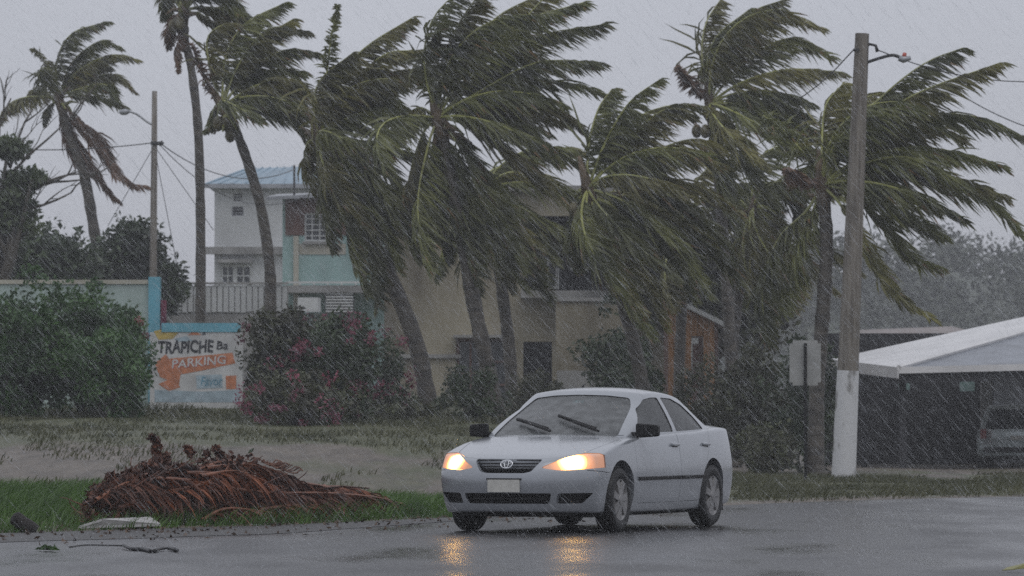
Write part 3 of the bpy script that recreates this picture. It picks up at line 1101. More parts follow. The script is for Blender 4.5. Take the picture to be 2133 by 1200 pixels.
def frond_geometry(path, ll, pairs, rnd, wind=WIND, wind_k=.9, grav=.22, width=.025, start=.16, dead=False, rr=.028, comb=.9):
    """rachis tube + two rows of narrow leaflets streaming downwind; returns verts, faces, material ids (0 leaf, 1 rachis, 2 tip)"""
    V, F, I = [], [], []
    n = len(path)
    rad = [rr * (1 - .85 * i / (n - 1)) + .003 for i in range(n)]
    v, f = tube(path, rad, 5, False)
    V += v; F += f; I += [1] * len(f)
    L = [0]
    for i in range(1, n):
        L.append(L[-1] + (path[i] - path[i - 1]).length)
    tot = L[-1]
    def sample(s):
        d = s * tot
        for i in range(1, n):
            if L[i] >= d:
                t = (d - L[i - 1]) / max(1e-6, L[i] - L[i - 1])
                return path[i - 1].lerp(path[i], t), (path[i] - path[i - 1]).normalized()
        return path[-1], (path[-1] - path[-2]).normalized()
    up = Vector((0, 0, 1))
    for k in range(pairs):
        s = start + (1 - start) * (k + rnd.random()) / pairs
        p, t = sample(s)
        side = t.cross(up)
        if side.length < .2: side = t.cross(Vector((0, 1, 0)))
        side.normalize()
        prof = min(1.0, .35 + 1.9 * (s - start + .02)) * (1 - .72 * max(0, s - .40) / .60)
        for sg in (1, -1):
            if rnd.random() > comb: continue
            l = ll * 1.26 * prof * rnd.uniform(.7, 1.15)
            d0 = (t * .40 + side * (sg * .48) + wind * (wind_k * .48) + Vector((rnd.gauss(0, .18), rnd.gauss(0, .20), rnd.gauss(0, .18) - .26))).normalized()
            d1 = (d0 + wind * (wind_k * .32) + Vector((0, 0, -grav * 1.2))).normalized()
            d2 = (d1 + wind * (wind_k * .30) + Vector((rnd.gauss(0, .12), rnd.gauss(0, .12), -grav * 1.3 + rnd.gauss(0, .10)))).normalized()
            w = width * rnd.uniform(.7, 1.2)
            ax = d0.cross(Vector((rnd.gauss(0, .5), 1, rnd.gauss(0, .5)))).normalized()
            a0, a1 = p, p + d0 * l * .34
            a2 = a1 + d1 * l * .36
            a3 = a2 + d2 * l * .34
            b = len(V)
            V += [a0 - ax * w * .4, a0 + ax * w * .4, a1 + ax * w, a1 - ax * w, a2 + ax * w * .72, a2 - ax * w * .72, a3]
            F += [(b, b + 1, b + 2, b + 3), (b + 3, b + 2, b + 4, b + 5), (b + 5, b + 4, b + 6)]
            tip = 2 if (rnd.random() < .05 + .22 * max(0, s - .7)) else 0
            I += [0, 0, tip]
    return V, F, I


def wind_path(origin, az, el, length, rnd, n=12, wk=.16, gk=.10):
    d = Vector((math.cos(az) * math.cos(el), math.sin(az) * math.cos(el), math.sin(el)))
    p = Vector(origin)
    out = [p.copy()]
    st = length / (n - 1)
    for i in range(1, n):
        t = i / n
        p = p + d * st
        out.append(p.copy())
        d = (d + WIND * (wk * (.4 + t)) + Vector((0, 0, -gk * (.2 + 1.4 * t)))).normalized()
    return out


PALM_N = [0]


def palm(crown, depth, trunk, tw, fronds, fill, label, seed, flen=3.4, mat_='frond', dead=(), stubs=7, nuts=0, ll=.80, elmin=-35, fillmul=1.0):
    """crown: photo pixel; trunk: pixels from the foot to the crown; fronds: pixel paths with optional (depth of tip, leaf length factor)"""
    rnd = random.Random(seed)
    foot = at(*trunk[0], depth)
    gz = ground(foot.x, foot.y)
    C = at(*crown, depth)
    root = empty('palm_tree', (foot.x, foot.y, gz), 0, label, 'palm tree', 'wind-blown coconut palms')
    pts = [at(x, y, depth) for x, y in trunk] + [C]
    if pts[0].z > gz + .02:
        sl = (pts[1] - pts[0]).normalized()
        pts = [pts[0] - sl * ((pts[0].z - gz + .1) / max(.3, sl.z))] + pts
    sp = spline(pts, 34)
    k = depth / FPX
    tr = []
    for i, p in enumerate(sp):
        u = i / 33
        r = tw * k * .43 * (1.28 - .42 * u + .5 * max(0, .10 - u) * 4)
        tr.append(r * (1.0 + .06 * math.sin(i * 2.1) + .05 * rnd.uniform(-1, 1)))
    v, f = tube(sp, tr, 12)
    obj('trunk', v, f, M['trunk'], root, True)
    # fibrous crown shaft with old leaf bases
    d = (sp[-1] - sp[-4]).normalized()
    mb = MB()
    mb.tube([C - d * .55, C - d * .25, C, C + d * .30, C + d * .65], [tr[-1] * 1.0, tr[-1] * 1.1, tr[-1] * 1.12, tr[-1] * .8, .03], 9)
    mb.build('crown_shaft', M['sheath'], root, True)
    for q in range(stubs):
        a = rnd.uniform(0, 6.28)
        o_ = C - d * rnd.uniform(.0, .45) + Vector((math.cos(a) * .12, math.sin(a) * .12, 0))
        e_ = o_ + Vector((math.cos(a) * rnd.uniform(.2, .5) + .12, math.sin(a) * .35, rnd.uniform(-.45, .35)))
        v, f = tube([o_, (o_ + e_) / 2 + Vector((0, 0, .06)), e_], [.06, .045, .02], 6)
        obj('leaf_base', v, f, M['sheath'] if rnd.random() < .6 else M['rachis'], root, True)
    for q in range(nuts):
        a = rnd.uniform(0, 6.28)
        c = C + Vector((math.cos(a) * .28, math.sin(a) * .28, -.32 - rnd.random() * .35))
        v, f = lathe([(.001, -.15), (.07, -.12), (.115, -.03), (.11, .06), (.06, .14), (.001, .16)], 9, 'z')
        obj('coconut', [Vector(p) + c for p in v], f, M['coconut'], root, True)
    def add(path, lf_, m_leaf, dead_=False, pairs=90, wk=.9, gr=.22, rr=.028, comb=.92):
        V, F, I = frond_geometry(path, ll * lf_, pairs, rnd, wind_k=wk, grav=gr, rr=rr, comb=comb)
        obj('frond', V, F, [m_leaf, M['rachis'] if not dead_ else M['frond_dead'], M['tip']], root, False, I)
    for fr in fronds:
        opt = {}
        if isinstance(fr[-1], dict):
            opt = fr[-1]; fr = fr[:-1]
        dt = opt.get('d', rnd.uniform(-1.2, 1.0))
        raw = [C] + [at(x, y, depth + dt * (i + 1) / len(fr)) for i, (x, y) in enumerate(fr)]
        dd = opt.get('dead', False)
        add(spline(raw, 16), opt.get('l', 1.0), M['frond_dead'] if dd else M['frond2'] if rnd.random() < .35 else M[mat_], dd,
            int(opt.get('n', 70) * 1.4), opt.get('wk', .9), opt.get('g', .22), opt.get('rr', .030), opt.get('comb', .93))
    for q in range(fill):
        az = rnd.uniform(-1.9, 1.9) if rnd.random() < .8 else rnd.uniform(0, 6.28)
        el = R(rnd.uniform(elmin, 72))
        ln = flen * rnd.uniform(.7, 1.0) * fillmul
        add(wind_path(C, az, el, ln, rnd), .95, M['frond2'] if rnd.random() < .3 else M[mat_], False, 84)
    return root


palm((122, 205), 125, [(212, 590), (196, 480), (175, 365), (142, 270)], 24,
     [[(118, 130), (150, 70), (225, 45)], [(150, 130), (210, 85), (250, 100)], [(160, 150), (230, 115), (285, 125)], [(165, 175), (230, 155), (278, 190)],
      [(150, 190), (215, 175), (240, 205)], [(105, 150), (85, 115), (64, 100), {'l': .55, 'wk': .35}], [(95, 195), (70, 188), (58, 205), {'l': .5, 'wk': .3}],
      [(100, 225), (95, 240), (92, 262), {'l': .4, 'wk': .3}],
      [(150, 255), (200, 310), (260, 375), (305, 388), {'dead': True, 'g': .5, 'l': 1.15, 'n': 90}], [(140, 260), (175, 330), (215, 390), (245, 418), {'dead': True, 'g': .5, 'l': 1.15, 'n': 90}],
      [(150, 240), (190, 275), (225, 330), (240, 370), {'dead': True, 'g': .5, 'l': 1.1, 'n': 80}], [(130, 260), (150, 320), (195, 370), {'dead': True, 'g': .5, 'l': 1.0, 'n': 80}]],
     5, 'far palm at the left with brown dead fronds hanging down its trunk', 11, flen=2.2, ll=.62, elmin=5)
palm((386, 20), 104, [(417, 690), (418, 560), (417, 400), (412, 260), (398, 140), (384, 75)], 21,
     [[(350, -30), (345, 10), (342, 40), {'l': .6, 'wk': .3}], [(400, -40), (430, -50), (480, -20)], [(430, -20), (470, 0), (490, 25)], [(420, 15), (450, 30), (462, 55), {'l': .7}],
      [(360, 40), (352, 70), (350, 100), {'l': .45, 'wk': .4, 'dead': True}], [(375, 80), (368, 110), (372, 150), {'l': .35, 'wk': .5, 'dead': True}]],
     7, 'tallest slender palm with its crown cut by the top edge', 12, flen=2.3, nuts=6, ll=.7)
palm((462, 222), 98, [(563, 660), (562, 560), (545, 440), (520, 350), (492, 275)], 24,
     [[(470, 120), (510, 50), (595, 5)], [(500, 130), (560, 60), (640, 65)], [(520, 150), (590, 105), (662, 110)], [(440, 150), (432, 80), (470, 50), (510, 55), {'l': .9}],
      [(530, 180), (600, 165), (650, 200)], [(520, 210), (590, 240), (640, 290), (650, 335), {'l': .9}], [(440, 190), (415, 140), (398, 92), {'l': .45, 'wk': .5, 'dead': True}],
      [(445, 230), (440, 260), (425, 275), {'l': .35, 'wk': .4}], [(500, 215), (560, 225), (620, 260)], [(480, 160), (530, 90), (610, 40)]],
     7, 'palm with a sharply curved thin trunk standing before the white house', 13, flen=2.8, nuts=7, ll=.74, elmin=0)
palm((668, 285), 93, [(893, 842), (868, 720), (822, 600), (765, 480), (705, 370)], 36,
     [[(676, 200), (688, 90), (703, 10), {'l': .35, 'wk': .35}], [(690, 180), (760, 100), (862, 35)], [(720, 190), (800, 115), (872, 105)], [(730, 210), (810, 160), (880, 165)],
      [(720, 240), (790, 205), (850, 235)], [(655, 240), (665, 170), (735, 110)], [(730, 290), (790, 340), (850, 450), {'l': 1.0}], [(720, 300), (760, 370), (800, 470), (815, 560)],
      [(668, 340), (675, 420), (690, 520), {'l': .8}], [(690, 340), (715, 440), (740, 560), {'l': 1.0}], [(700, 330), (745, 420), (775, 540), (785, 640)], [(640, 300), (635, 350), (650, 400), {'l': .6}], [(720, 330), (770, 430), (830, 560)], [(690, 350), (725, 470), (760, 610)], [(740, 320), (810, 420), (870, 540)]],
     9, 'leaning palm with one bare spear frond pointing straight up', 14, flen=3.1, ll=.80, elmin=-45)
palm((912, 245), 92, [(1035, 862), (1010, 740), (985, 620), (965, 500), (935, 350)], 34,
     [[(900, 190), (888, 120), (910, 62), {'l': .55, 'wk': .4}], [(925, 150), (950, 60), (1010, -30)], [(950, 140), (1030, 40), (1120, -10)], [(970, 150), (1080, 50), (1215, 5)],
      [(990, 170), (1110, 80), (1262, 50)], [(1000, 190), (1120, 130), (1250, 130)], [(945, 225), (1030, 210), (1140, 218), (1215, 275), {'rr': .036}], [(965, 258), (1060, 320), (1140, 390), {'rr': .036}],
      [(870, 225), (830, 265), (802, 300), {'l': .6, 'wk': .5}], [(900, 320), (893, 420), (905, 500), {'rr': .034, 'l': .8}], [(915, 330), (912, 440), (930, 540), {'rr': .034, 'l': .8}],
      [(960, 300), (1010, 400), (1050, 500)], [(985, 240), (1080, 260), (1160, 340)], [(940, 320), (965, 430), (1000, 540)], [(880, 280), (850, 380), (840, 480), {'l': .8}], [(1010, 150), (1110, 20), (1180, -40)], [(930, 330), (950, 450), (985, 580)], [(960, 310), (1020, 430), (1090, 560)], [(890, 310), (870, 430), (890, 560)]],
     10, 'large central palm with broad fronds streaming right above the sedan', 15, flen=3.5, ll=.90, elmin=-45)
palm((1005, 395), 99, [(1066, 850), (1062, 740), (1045, 600), (1030, 500)], 27,
     [[(1060, 360), (1130, 370), (1190, 430)], [(1050, 420), (1110, 470), (1150, 540)], [(970, 430), (930, 500), (905, 580), {'l': .7}], [(1010, 470), (1030, 540), (1060, 600)], [(1040, 440), (1090, 540), (1140, 620)], [(990, 450), (970, 540), (985, 620)]],
     12, 'palm half hidden behind the large central one', 16, flen=3.0, ll=.85, elmin=-55)
palm((1225, 392), 90, [(1345, 850), (1330, 760), (1300, 640), (1262, 520)], 30,
     [[(1225, 310), (1245, 230), (1275, 185)], [(1260, 300), (1310, 215), (1375, 165), {'l': .8}], [(1290, 310), (1380, 230), (1440, 240)], [(1300, 350), (1390, 315), (1500, 340), {'rr': .036}],
      [(1275, 408), (1390, 462), (1480, 520), (1540, 590), {'rr': .034}], [(1240, 450), (1265, 560), (1310, 650), {'rr': .036}], [(1320, 370), (1430, 380), (1540, 440)], [(1290, 430), (1380, 520), (1440, 620)],
      [(1200, 430), (1190, 500), (1200, 560), {'l': .7}], [(1260, 470), (1330, 580), (1380, 680)], [(1330, 330), (1440, 290), (1500, 310)], [(1250, 480), (1290, 600), (1350, 700)], [(1300, 420), (1400, 500), (1470, 610)], [(1310, 390), (1420, 430), (1520, 520)]],
     9, 'palm behind the sedan with a drooping frond scorched orange at its tip', 17, flen=3.3, ll=.86, elmin=-50, nuts=5)
palm((1478, 215), 100, [(1525, 850), (1520, 700), (1508, 520), (1494, 340)], 26,
     [[(1445, 180), (1425, 155), (1412, 138), {'l': .35, 'wk': .3, 'dead': True}], [(1462, 120), (1470, 50), (1500, 0)], [(1500, 110), (1560, 30), (1630, 0)], [(1520, 120), (1610, 30), (1710, 60)],
      [(1540, 140), (1640, 80), (1730, 120)], [(1545, 172), (1640, 145), (1755, 150), {'rr': .034}], [(1530, 195), (1600, 190), (1690, 215)], [(1520, 235), (1600, 275), (1690, 330)],
      [(1500, 280), (1560, 360), (1620, 440)], [(1470, 160), (1490, 80), (1560, 20)], [(1482, 280), (1500, 380), (1530, 480)]],
     8, 'palm with a short torn brown frond beside its swept crown', 18, flen=3.1, ll=.84, elmin=-20, nuts=3)
palm((1712, 385), 85, [(1700, 900), (1702, 800), (1715, 640), (1722, 500)], 34,
     [[(1712, 300), (1720, 220), (1755, 175)], [(1750, 290), (1850, 190), (1930, 130), (2005, 100)], [(1780, 290), (1900, 200), (2085, 130)], [(1790, 280), (1900, 240), (2040, 245), (2150, 300), {'rr': .036}],
      [(1800, 375), (1900, 362), (2040, 405), (2125, 490), {'rr': .036}], [(1820, 320), (1950, 310), (2090, 345), {}], [(1790, 420), (1880, 520), (1960, 560), {'l': .8}], [(1760, 440), (1840, 590), (1945, 665), {'l': .7, 'n': 80}],
      [(1690, 340), (1640, 280), (1590, 240), {'l': .8, 'rr': .034}], [(1680, 375), (1655, 360), (1638, 350), {'l': .35, 'wk': .3, 'dead': True}], [(1680, 440), (1620, 500), (1588, 610), (1600, 720), {'l': .8, 'wk': .5}],
      [(1800, 340), (1900, 330), (2010, 390)], [(1690, 450), (1650, 540), (1630, 650), {'l': .8, 'wk': .5}], [(1830, 300), (1930, 260), (2000, 290)], [(1780, 400), (1870, 440), (1960, 490)]],
     8, 'big palm directly behind the near utility pole at the right', 19, flen=3.6, ll=.9, elmin=-15)
palm((1570, 430), 102, [(1520, 880), (1525, 760), (1535, 640), (1550, 530)], 24,
     [[(1600, 380), (1650, 420), (1670, 500)], [(1540, 480), (1520, 560), (1530, 640)], [(1610, 470), (1640, 560), (1650, 640)]],
     13, 'palm deep in the shade between the torn-frond palm and the near pole', 20, flen=3.0, ll=.85, elmin=-60)
palm((1430, 440), 104, [(1412, 880), (1415, 760), (1420, 640), (1428, 530)], 24,
     [[(1480, 420), (1540, 460), (1570, 540)], [(1400, 490), (1385, 570), (1395, 640)]],
     13, 'palm deep in the shade beside the orange shed', 21, flen=2.8, ll=.85, elmin=-60)


# ------------------------------------------------------------------ bushes and broadleaf trees
def leaf_cloud(clumps, per, size, seed, flat=.0, wind=0.3):
    """clumps: list of (centre, radius); diamonds of leaf size spread through each clump"""
    rng = np.random.default_rng(seed)
    C = np.repeat(np.array([tuple(c) for c, r in clumps], float), per, 0)
    Rr = np.repeat(np.array([r for c, r in clumps], float), per)
    n = len(C)
    d = rng.normal(0, 1, (n, 3)); d /= np.linalg.norm(d, axis=1)[:, None]
    rad = Rr * rng.uniform(.25, 1, n) ** .6
    P = C + d * rad[:, None] * np.array([1, 1, 1 - flat])
    a = rng.normal(0, 1, (n, 3)) + d * .8 + np.array([wind, 0, 0]); a /= np.linalg.norm(a, axis=1)[:, None]
    b = np.cross(a, rng.normal(0, 1, (n, 3))); b /= np.linalg.norm(b, axis=1)[:, None]
    s = (size * rng.uniform(.6, 1.3, n))[:, None]
    V = np.stack([P - a * s * .5, P + b * s * .24, P + a * s * .5, P - b * s * .24], 1).reshape(-1, 3)
    F = (np.arange(n)[:, None] * 4 + np.arange(4)[None, :])
    return V, F


def clumps_in(center, rad, n, rnd, cr, shell=.55, floor=None, lump=.25):
    out = []
    while len(out) < n:
        d = Vector((rnd.gauss(0, 1), rnd.gauss(0, 1), rnd.gauss(0, 1))).normalized()
        k = (shell + (1 - shell) * rnd.random()) * (1 - lump + lump * 2 * (.5 + .5 * mnoise.noise(d * 1.7 + Vector(center))))
        p = Vector((center[0] + d.x * rad[0] * k, center[1] + d.y * rad[1] * k, center[2] + d.z * rad[2] * k))
        if floor is not None and p.z < floor: continue
        out.append((p, cr * rnd.uniform(.6, 1.3)))
    return out


def shrub(name, px0, px1, ytop, depth, label, seed, leaf, size=.11, n=60, per=60, flowers=None, nfl=0, cat='shrub', group=None, dy=1.2, base=None, cr=.28):
    rnd = random.Random(seed)
    cxp = (px0 + px1) / 2
    p = at(cxp, 800, depth)
    gz = ground(p.x, depth) if base is None else base
    top = at(cxp, ytop, depth).z
    rx_ = (px1 - px0) / 2 * depth / FPX
    h = top - gz
    root = empty(name, (p.x, depth, gz), 0, label, cat, group)
    c = (p.x, depth, gz + h * .48)
    cl = clumps_in(c, (rx_ * .92, dy, h * .54), n, rnd, cr, .35, gz + .05)
    V, F = leaf_cloud(cl, per, size, seed)
    obj('foliage', V, F, M[leaf], root)
    for q in range(5):
        e = cl[rnd.randrange(len(cl))][0]
        st = Vector((p.x + rnd.uniform(-.2, .2), depth + rnd.uniform(-.2, .2), gz - .05))
        v, f = tube(spline([st, st.lerp(e, .5) + Vector((rnd.uniform(-.15, .15), 0, .15)), e], 7), [.035, .033, .03, .026, .02, .015, .01], 5)
        obj('stem', v, f, M['bark'], root, True)
    if flowers:
        fc = []
        for q in range(nfl):
            d = Vector((rnd.gauss(0, 1), -abs(rnd.gauss(0, .9)), rnd.gauss(0, .8))).normalized()
            fc.append((Vector((c[0] + d.x * rx_ * .98, c[1] + d.y * dy * 1.02, c[2] + d.z * h * .53)), rnd.uniform(.08, .20)))
        V, F = leaf_cloud(fc, 26, .075, seed + 1)
        obj('flowers', V, F, M[flowers], root)['kind'] = 'stuff'
    return root


def broad_tree(label, px, base_d, crown_px, seed, leaf='leaf_dark', trunk_r=.16, n=60, per=70, size=.2, cr=.55, group=None):
    """crown_px: list of (px, py, rx_px, rz_px)"""
    rnd = random.Random(seed)
    f_ = at(px, 800, base_d)
    gz = ground(f_.x, base_d)
    root = empty('broadleaf_tree', (f_.x, base_d, gz), 0, label, 'tree', group)
    k = base_d / FPX
    cl = []
    mb = MB()
    fork = Vector((f_.x, base_d, gz + 1.6))
    mb.tube(spline([(f_.x, base_d, gz - .1), (f_.x + .1, base_d, gz + .8), fork], 6), [trunk_r * 1.3, trunk_r * 1.1, trunk_r, trunk_r, trunk_r * .9, trunk_r * .9], 9)
    for (cx_, cy_, rx_, rz_) in crown_px:
        c = at(cx_, cy_, base_d)
        cc = clumps_in(c, (rx_ * k, max(rx_, rz_) * k * .7, rz_ * k), n, rnd, cr, .3)
        cl += cc
        for q in range(5):
            e = cc[rnd.randrange(len(cc))][0]
            mb.tube(spline([fork, fork.lerp(c, .5) + Vector((rnd.uniform(-.3, .3), rnd.uniform(-.3, .3), .1)), e], 8), [trunk_r * (.7 - .08 * i) + .01 for i in range(8)], 6)
    mb.build('trunk', M['bark'], root, True)
    V, F = leaf_cloud(cl, per, size, seed, wind=.5)
    obj('crown', V, F, M[leaf], root)
    return root


broad_tree('rounded dark tree behind the pale teal wall at the far left', 60, 118, [(60, 560, 110, 90), (120, 560, 90, 75)], 31, 'leaf_dark', size=.22, group='trees behind the teal wall')
broad_tree('tree with a ragged top between the far palm and the lamp pole', 250, 122, [(250, 560, 75, 62), (285, 510, 35, 32), (330, 600, 42, 48)], 32, 'leaf_dark', size=.2, n=45, group='trees behind the teal wall')
# wind-torn tree at the left edge: bare twigs above, sparse leaf pads
rt = broad_tree('sparse wind-torn tree with bare upper twigs at the left edge', -30, 108, [(10, 308, 42, 15), (45, 378, 52, 17), (15, 425, 70, 20), (20, 465, 70, 20)], 33, 'leaf_grey', n=28, per=60, size=.16, cr=.24)
rnd = random.Random(77)
mb = MB()
def twig(p, d, l, r, lev):
    q = [p]
    for i in range(4):
        d = (d + Vector((rnd.uniform(-.25, .32), rnd.uniform(-.2, .2), rnd.uniform(-.2, .25)))).normalized()
        q.append(q[-1] + d * l / 4)
    mb.tube(q, [r, r * .85, r * .7, r * .55, r * .4], 5)
    if lev > 0:
        for k_ in range(3):
            twig(q[rnd.randrange(1, 5)], (d + Vector((rnd.uniform(-.8, .8), rnd.uniform(-.5, .5), rnd.uniform(-.2, .7)))).normalized(), l * .55, r * .5, lev - 1)
for (x, y, dx, dz, l) in ((0, 400, .35, .9, 2.2), (20, 350, .3, .9, 1.5), (5, 330, -.2, 1, 1.5), (60, 400, 1, .25, 1.3), (80, 390, .9, .5, 1.0), (30, 440, 1.0, .05, 1.4)):
    twig(at(x, y, 108), Vector((dx, 0, dz)).normalized(), l, .045, 2)
mb.build('bare_branches', M['bark'], rt, True)
broad_tree('dark dense tree filling the gap behind the palms above the orange shed', 1440, 116, [(1430, 560, 120, 110), (1560, 600, 100, 120), (1330, 520, 80, 90)], 34, 'leaf_maroon', size=.24, n=70)

shrub('flowering_shrub', -70, 180, 578, 84, 'large green shrub at the left edge in front of the teal wall', 41, 'leaf_green', n=120, per=95, size=.12)
shrub('flowering_shrub', 60, 310, 582, 85.5, 'tall green shrub with reddish flecks left of the painted sign', 42, 'leaf_green', n=130, per=95, size=.12, flowers='flower_red', nfl=7)
shrub('flowering_shrub', 130, 328, 670, 83, 'low dark shrub just left of the painted sign', 43, 'leaf_green', n=70, per=85)
shrub('bougainvillea_bush', 488, 680, 640, 84, 'dark bougainvillea bush right of the painted sign', 44, 'leaf_maroon', n=100, per=85, flowers='flower', nfl=20)
shrub('bougainvillea_bush', 610, 800, 655, 83, 'bougainvillea with scattered pink flowers left of the leaning palm', 45, 'leaf_dark', n=100, per=85, flowers='flower', nfl=26)
shrub('bougainvillea_bush', 500, 740, 775, 80.5, 'low bougainvillea with pink flowers near the ground below the bank', 46, 'leaf_maroon', n=55, per=75, flowers='flower', nfl=18)
shrub('bougainvillea_bush', 760, 860, 690, 87, 'thin bougainvillea spray with pink flowers against the beige building', 47, 'leaf_dark', n=26, per=50, flowers='flower', nfl=14, dy=.6)
shrub('weed_clump', 700, 930, 850, 86, 'low weeds at the foot of the leaning palm', 48, 'leaf_maroon', n=40, per=60, size=.09, cr=.18)
shrub('weed_clump', 900, 1080, 765, 88, 'weeds round the foot of the large central palm', 49, 'leaf_dark', n=40, per=60, size=.09, cr=.2)
shrub('weed_clump', 1040, 1210, 775, 91, 'weeds behind the roof of the sedan', 50, 'leaf_maroon', n=40, per=60, size=.09, cr=.2)
shrub('thicket_shrub', 1180, 1400, 640, 97, 'round dark shrub against the beige wall behind the sedan roof', 51, 'leaf_dark', n=70, per=80, size=.13)
shrub('thicket_shrub', 1380, 1560, 770, 92, 'dark thicket under the orange shed', 52, 'leaf_maroon', n=70, per=80)
shrub('thicket_shrub', 1490, 1690, 715, 90, 'dark thicket between the sedan and the blank sign', 53, 'leaf_maroon', n=80, per=85)
shrub('thicket_shrub', 1590, 1765, 700, 88, 'dark thicket behind the post of the blank sign', 54, 'leaf_dark', n=70, per=80)
shrub('thicket_shrub', 1540, 1650, 880, 85, 'low scrub right of the sedan boot', 55, 'leaf_maroon', n=40, per=70)


# ------------------------------------------------------------------ buildings
def zp(py, d):
    return at(1066.5, py, d).z


def xp(px, d):
    return at(px, 865, d).x


def panel(name, x0, x1, z0, z1, thick, openings, m, parent, y=0.0, axis='x'):
    """wall from x0..x1, z0..z1, front face at y, back at y+thick, with rectangular openings (x0,x1,z0,z1)"""
    us = sorted({x0, x1} | {min(max(o[i], x0), x1) for o in openings for i in (0, 1)})
    zs = sorted({z0, z1} | {min(max(o[i], z0), z1) for o in openings for i in (2, 3)})
    nu, nz = len(us) - 1, len(zs) - 1
    def solid(i, k):
        if i < 0 or k < 0 or i >= nu or k >= nz: return False
        cx_, cz_ = (us[i] + us[i + 1]) / 2, (zs[k] + zs[k + 1]) / 2
        return not any(o[0] < cx_ < o[1] and o[2] < cz_ < o[3] for o in openings)
    mb = MB()
    def P3(u, yy, z):
        return (u, yy, z) if axis == 'x' else (yy, u, z)
    for i in range(nu):
        for k in range(nz):
            if not solid(i, k): continue
            a, b, c, d = us[i], us[i + 1], zs[k], zs[k + 1]
            y1 = y + thick
            mb.add([P3(a, y, c), P3(b, y, c), P3(b, y, d), P3(a, y, d)], [(0, 1, 2, 3)])
            mb.add([P3(a, y1, c), P3(b, y1, c), P3(b, y1, d), P3(a, y1, d)], [(3, 2, 1, 0)])
            if not solid(i - 1, k): mb.add([P3(a, y, c), P3(a, y, d), P3(a, y1, d), P3(a, y1, c)], [(0, 1, 2, 3)])
            if not solid(i + 1, k): mb.add([P3(b, y, c), P3(b, y1, c), P3(b, y1, d), P3(b, y, d)], [(0, 1, 2, 3)])
            if not solid(i, k - 1): mb.add([P3(a, y, c), P3(a, y1, c), P3(b, y1, c), P3(b, y, c)], [(0, 1, 2, 3)])
            if not solid(i, k + 1): mb.add([P3(a, y, d), P3(b, y, d), P3(b, y1, d), P3(a, y1, d)], [(0, 1, 2, 3)])
    return mb.build(name, m, parent, local=True)


def lbox(name, parent, m, *b):
    mb = MB()
    for q in b:
        mb.box(*q)
    return mb.build(name, m, parent, local=True)


def window(parent, x0, x1, z0, z1, y, frame, pane, bars=1, rows=1, fw=.06, name='window', louvre=0):
    """framed window set in an opening whose wall front is at y"""
    mb = MB()
    mb.box(x0, x1, y + .04, y + .10, z0, z0 + fw); mb.box(x0, x1, y + .04, y + .10, z1 - fw, z1)
    mb.box(x0, x0 + fw, y + .04, y + .10, z0 + fw, z1 - fw); mb.box(x1 - fw, x1, y + .04, y + .10, z0 + fw, z1 - fw)
    for k in range(1, bars + 1):
        xc = x0 + (x1 - x0) * k / (bars + 1)
        mb.box(xc - fw * .3, xc + fw * .3, y + .05, y + .09, z0 + fw, z1 - fw)
    for k in range(1, rows + 1):
        zc = z0 + (z1 - z0) * k / (rows + 1)
        mb.box(x0 + fw, x1 - fw, y + .052, y + .088, zc - fw * .3, zc + fw * .3)
    w = mb.build(name, frame, parent, local=True)
    lbox('pane', w, pane, (x0 + fw * .5, x1 - fw * .5, y + .11, y + .125, z0 + fw * .5, z1 - fw * .5))
    return w


M['wall_white'] = mat('render_white', (.50, .51, .51), .8, .16, .7, bump=.2, bscale=8, stretch=(1, 1, .35))
M['roof_blue'] = mat('roof_blue', (.20, .30, .38), .35, .15, 1.0)
M['teal'] = mat('render_teal', (.30, .44, .42), .8, .22, .9, stretch=(1, 1, .35), bump=.2, bscale=8)
M['cream'] = mat('render_cream', (.42, .40, .33), .8, .2, .9, stretch=(1, 1, .35))
M['beige'] = mat('render_beige_shaded', (.19, .165, .12), .8, .35, .7, bump=.25, bscale=6, stretch=(1, 1, .4), col2=(.33, .295, .215))  # base colour lowered to carry palm-canopy shade; noise adds the stains
M['brown_wood'] = mat('brown_wood', (.12, .062, .048), .7, .3, 3, stretch=(4, 4, .5))
M['orange_wood'] = mat('orange_wood', (.34, .17, .070), .65, .25, 3, stretch=(5, 5, .5))
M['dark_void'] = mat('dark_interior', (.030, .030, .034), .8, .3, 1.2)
M['win_dark'] = mat('window_glass_dark', (.055, .062, .068), .12, .2, 1.0)
M['white_frame'] = mat('white_frame', (.60, .61, .60), .6, .08, 2)
M['grey_conc'] = mat('grey_concrete', (.27, .265, .255), .8, .22, 1.0, bump=.25, bscale=8, stretch=(1, 1, .4))
M['metal_grey'] = mat('galvanised', (.33, .34, .36), .4, .15, 2, metal=.5)
M['pole_wood'] = mat('pole_wood', (.16, .14, .118), .75, .28, 3.5, bump=.5, bscale=20, stretch=(6, 6, .35), col2=(.24, .215, .185))
M['pole_paint'] = mat('pole_whitewash', (.30, .29, .28), .6, .2, 4.5, bump=.4, bscale=14, lo=.33, hi=.44, col2=(.60, .60, .61), stretch=(1, 1, .5), detail=8)
M['cable'] = mat('cable_black', (.02, .02, .022), .5, .1, 3)
M['rust'] = mat('rust', (.14, .07, .045), .8, .3, 4)

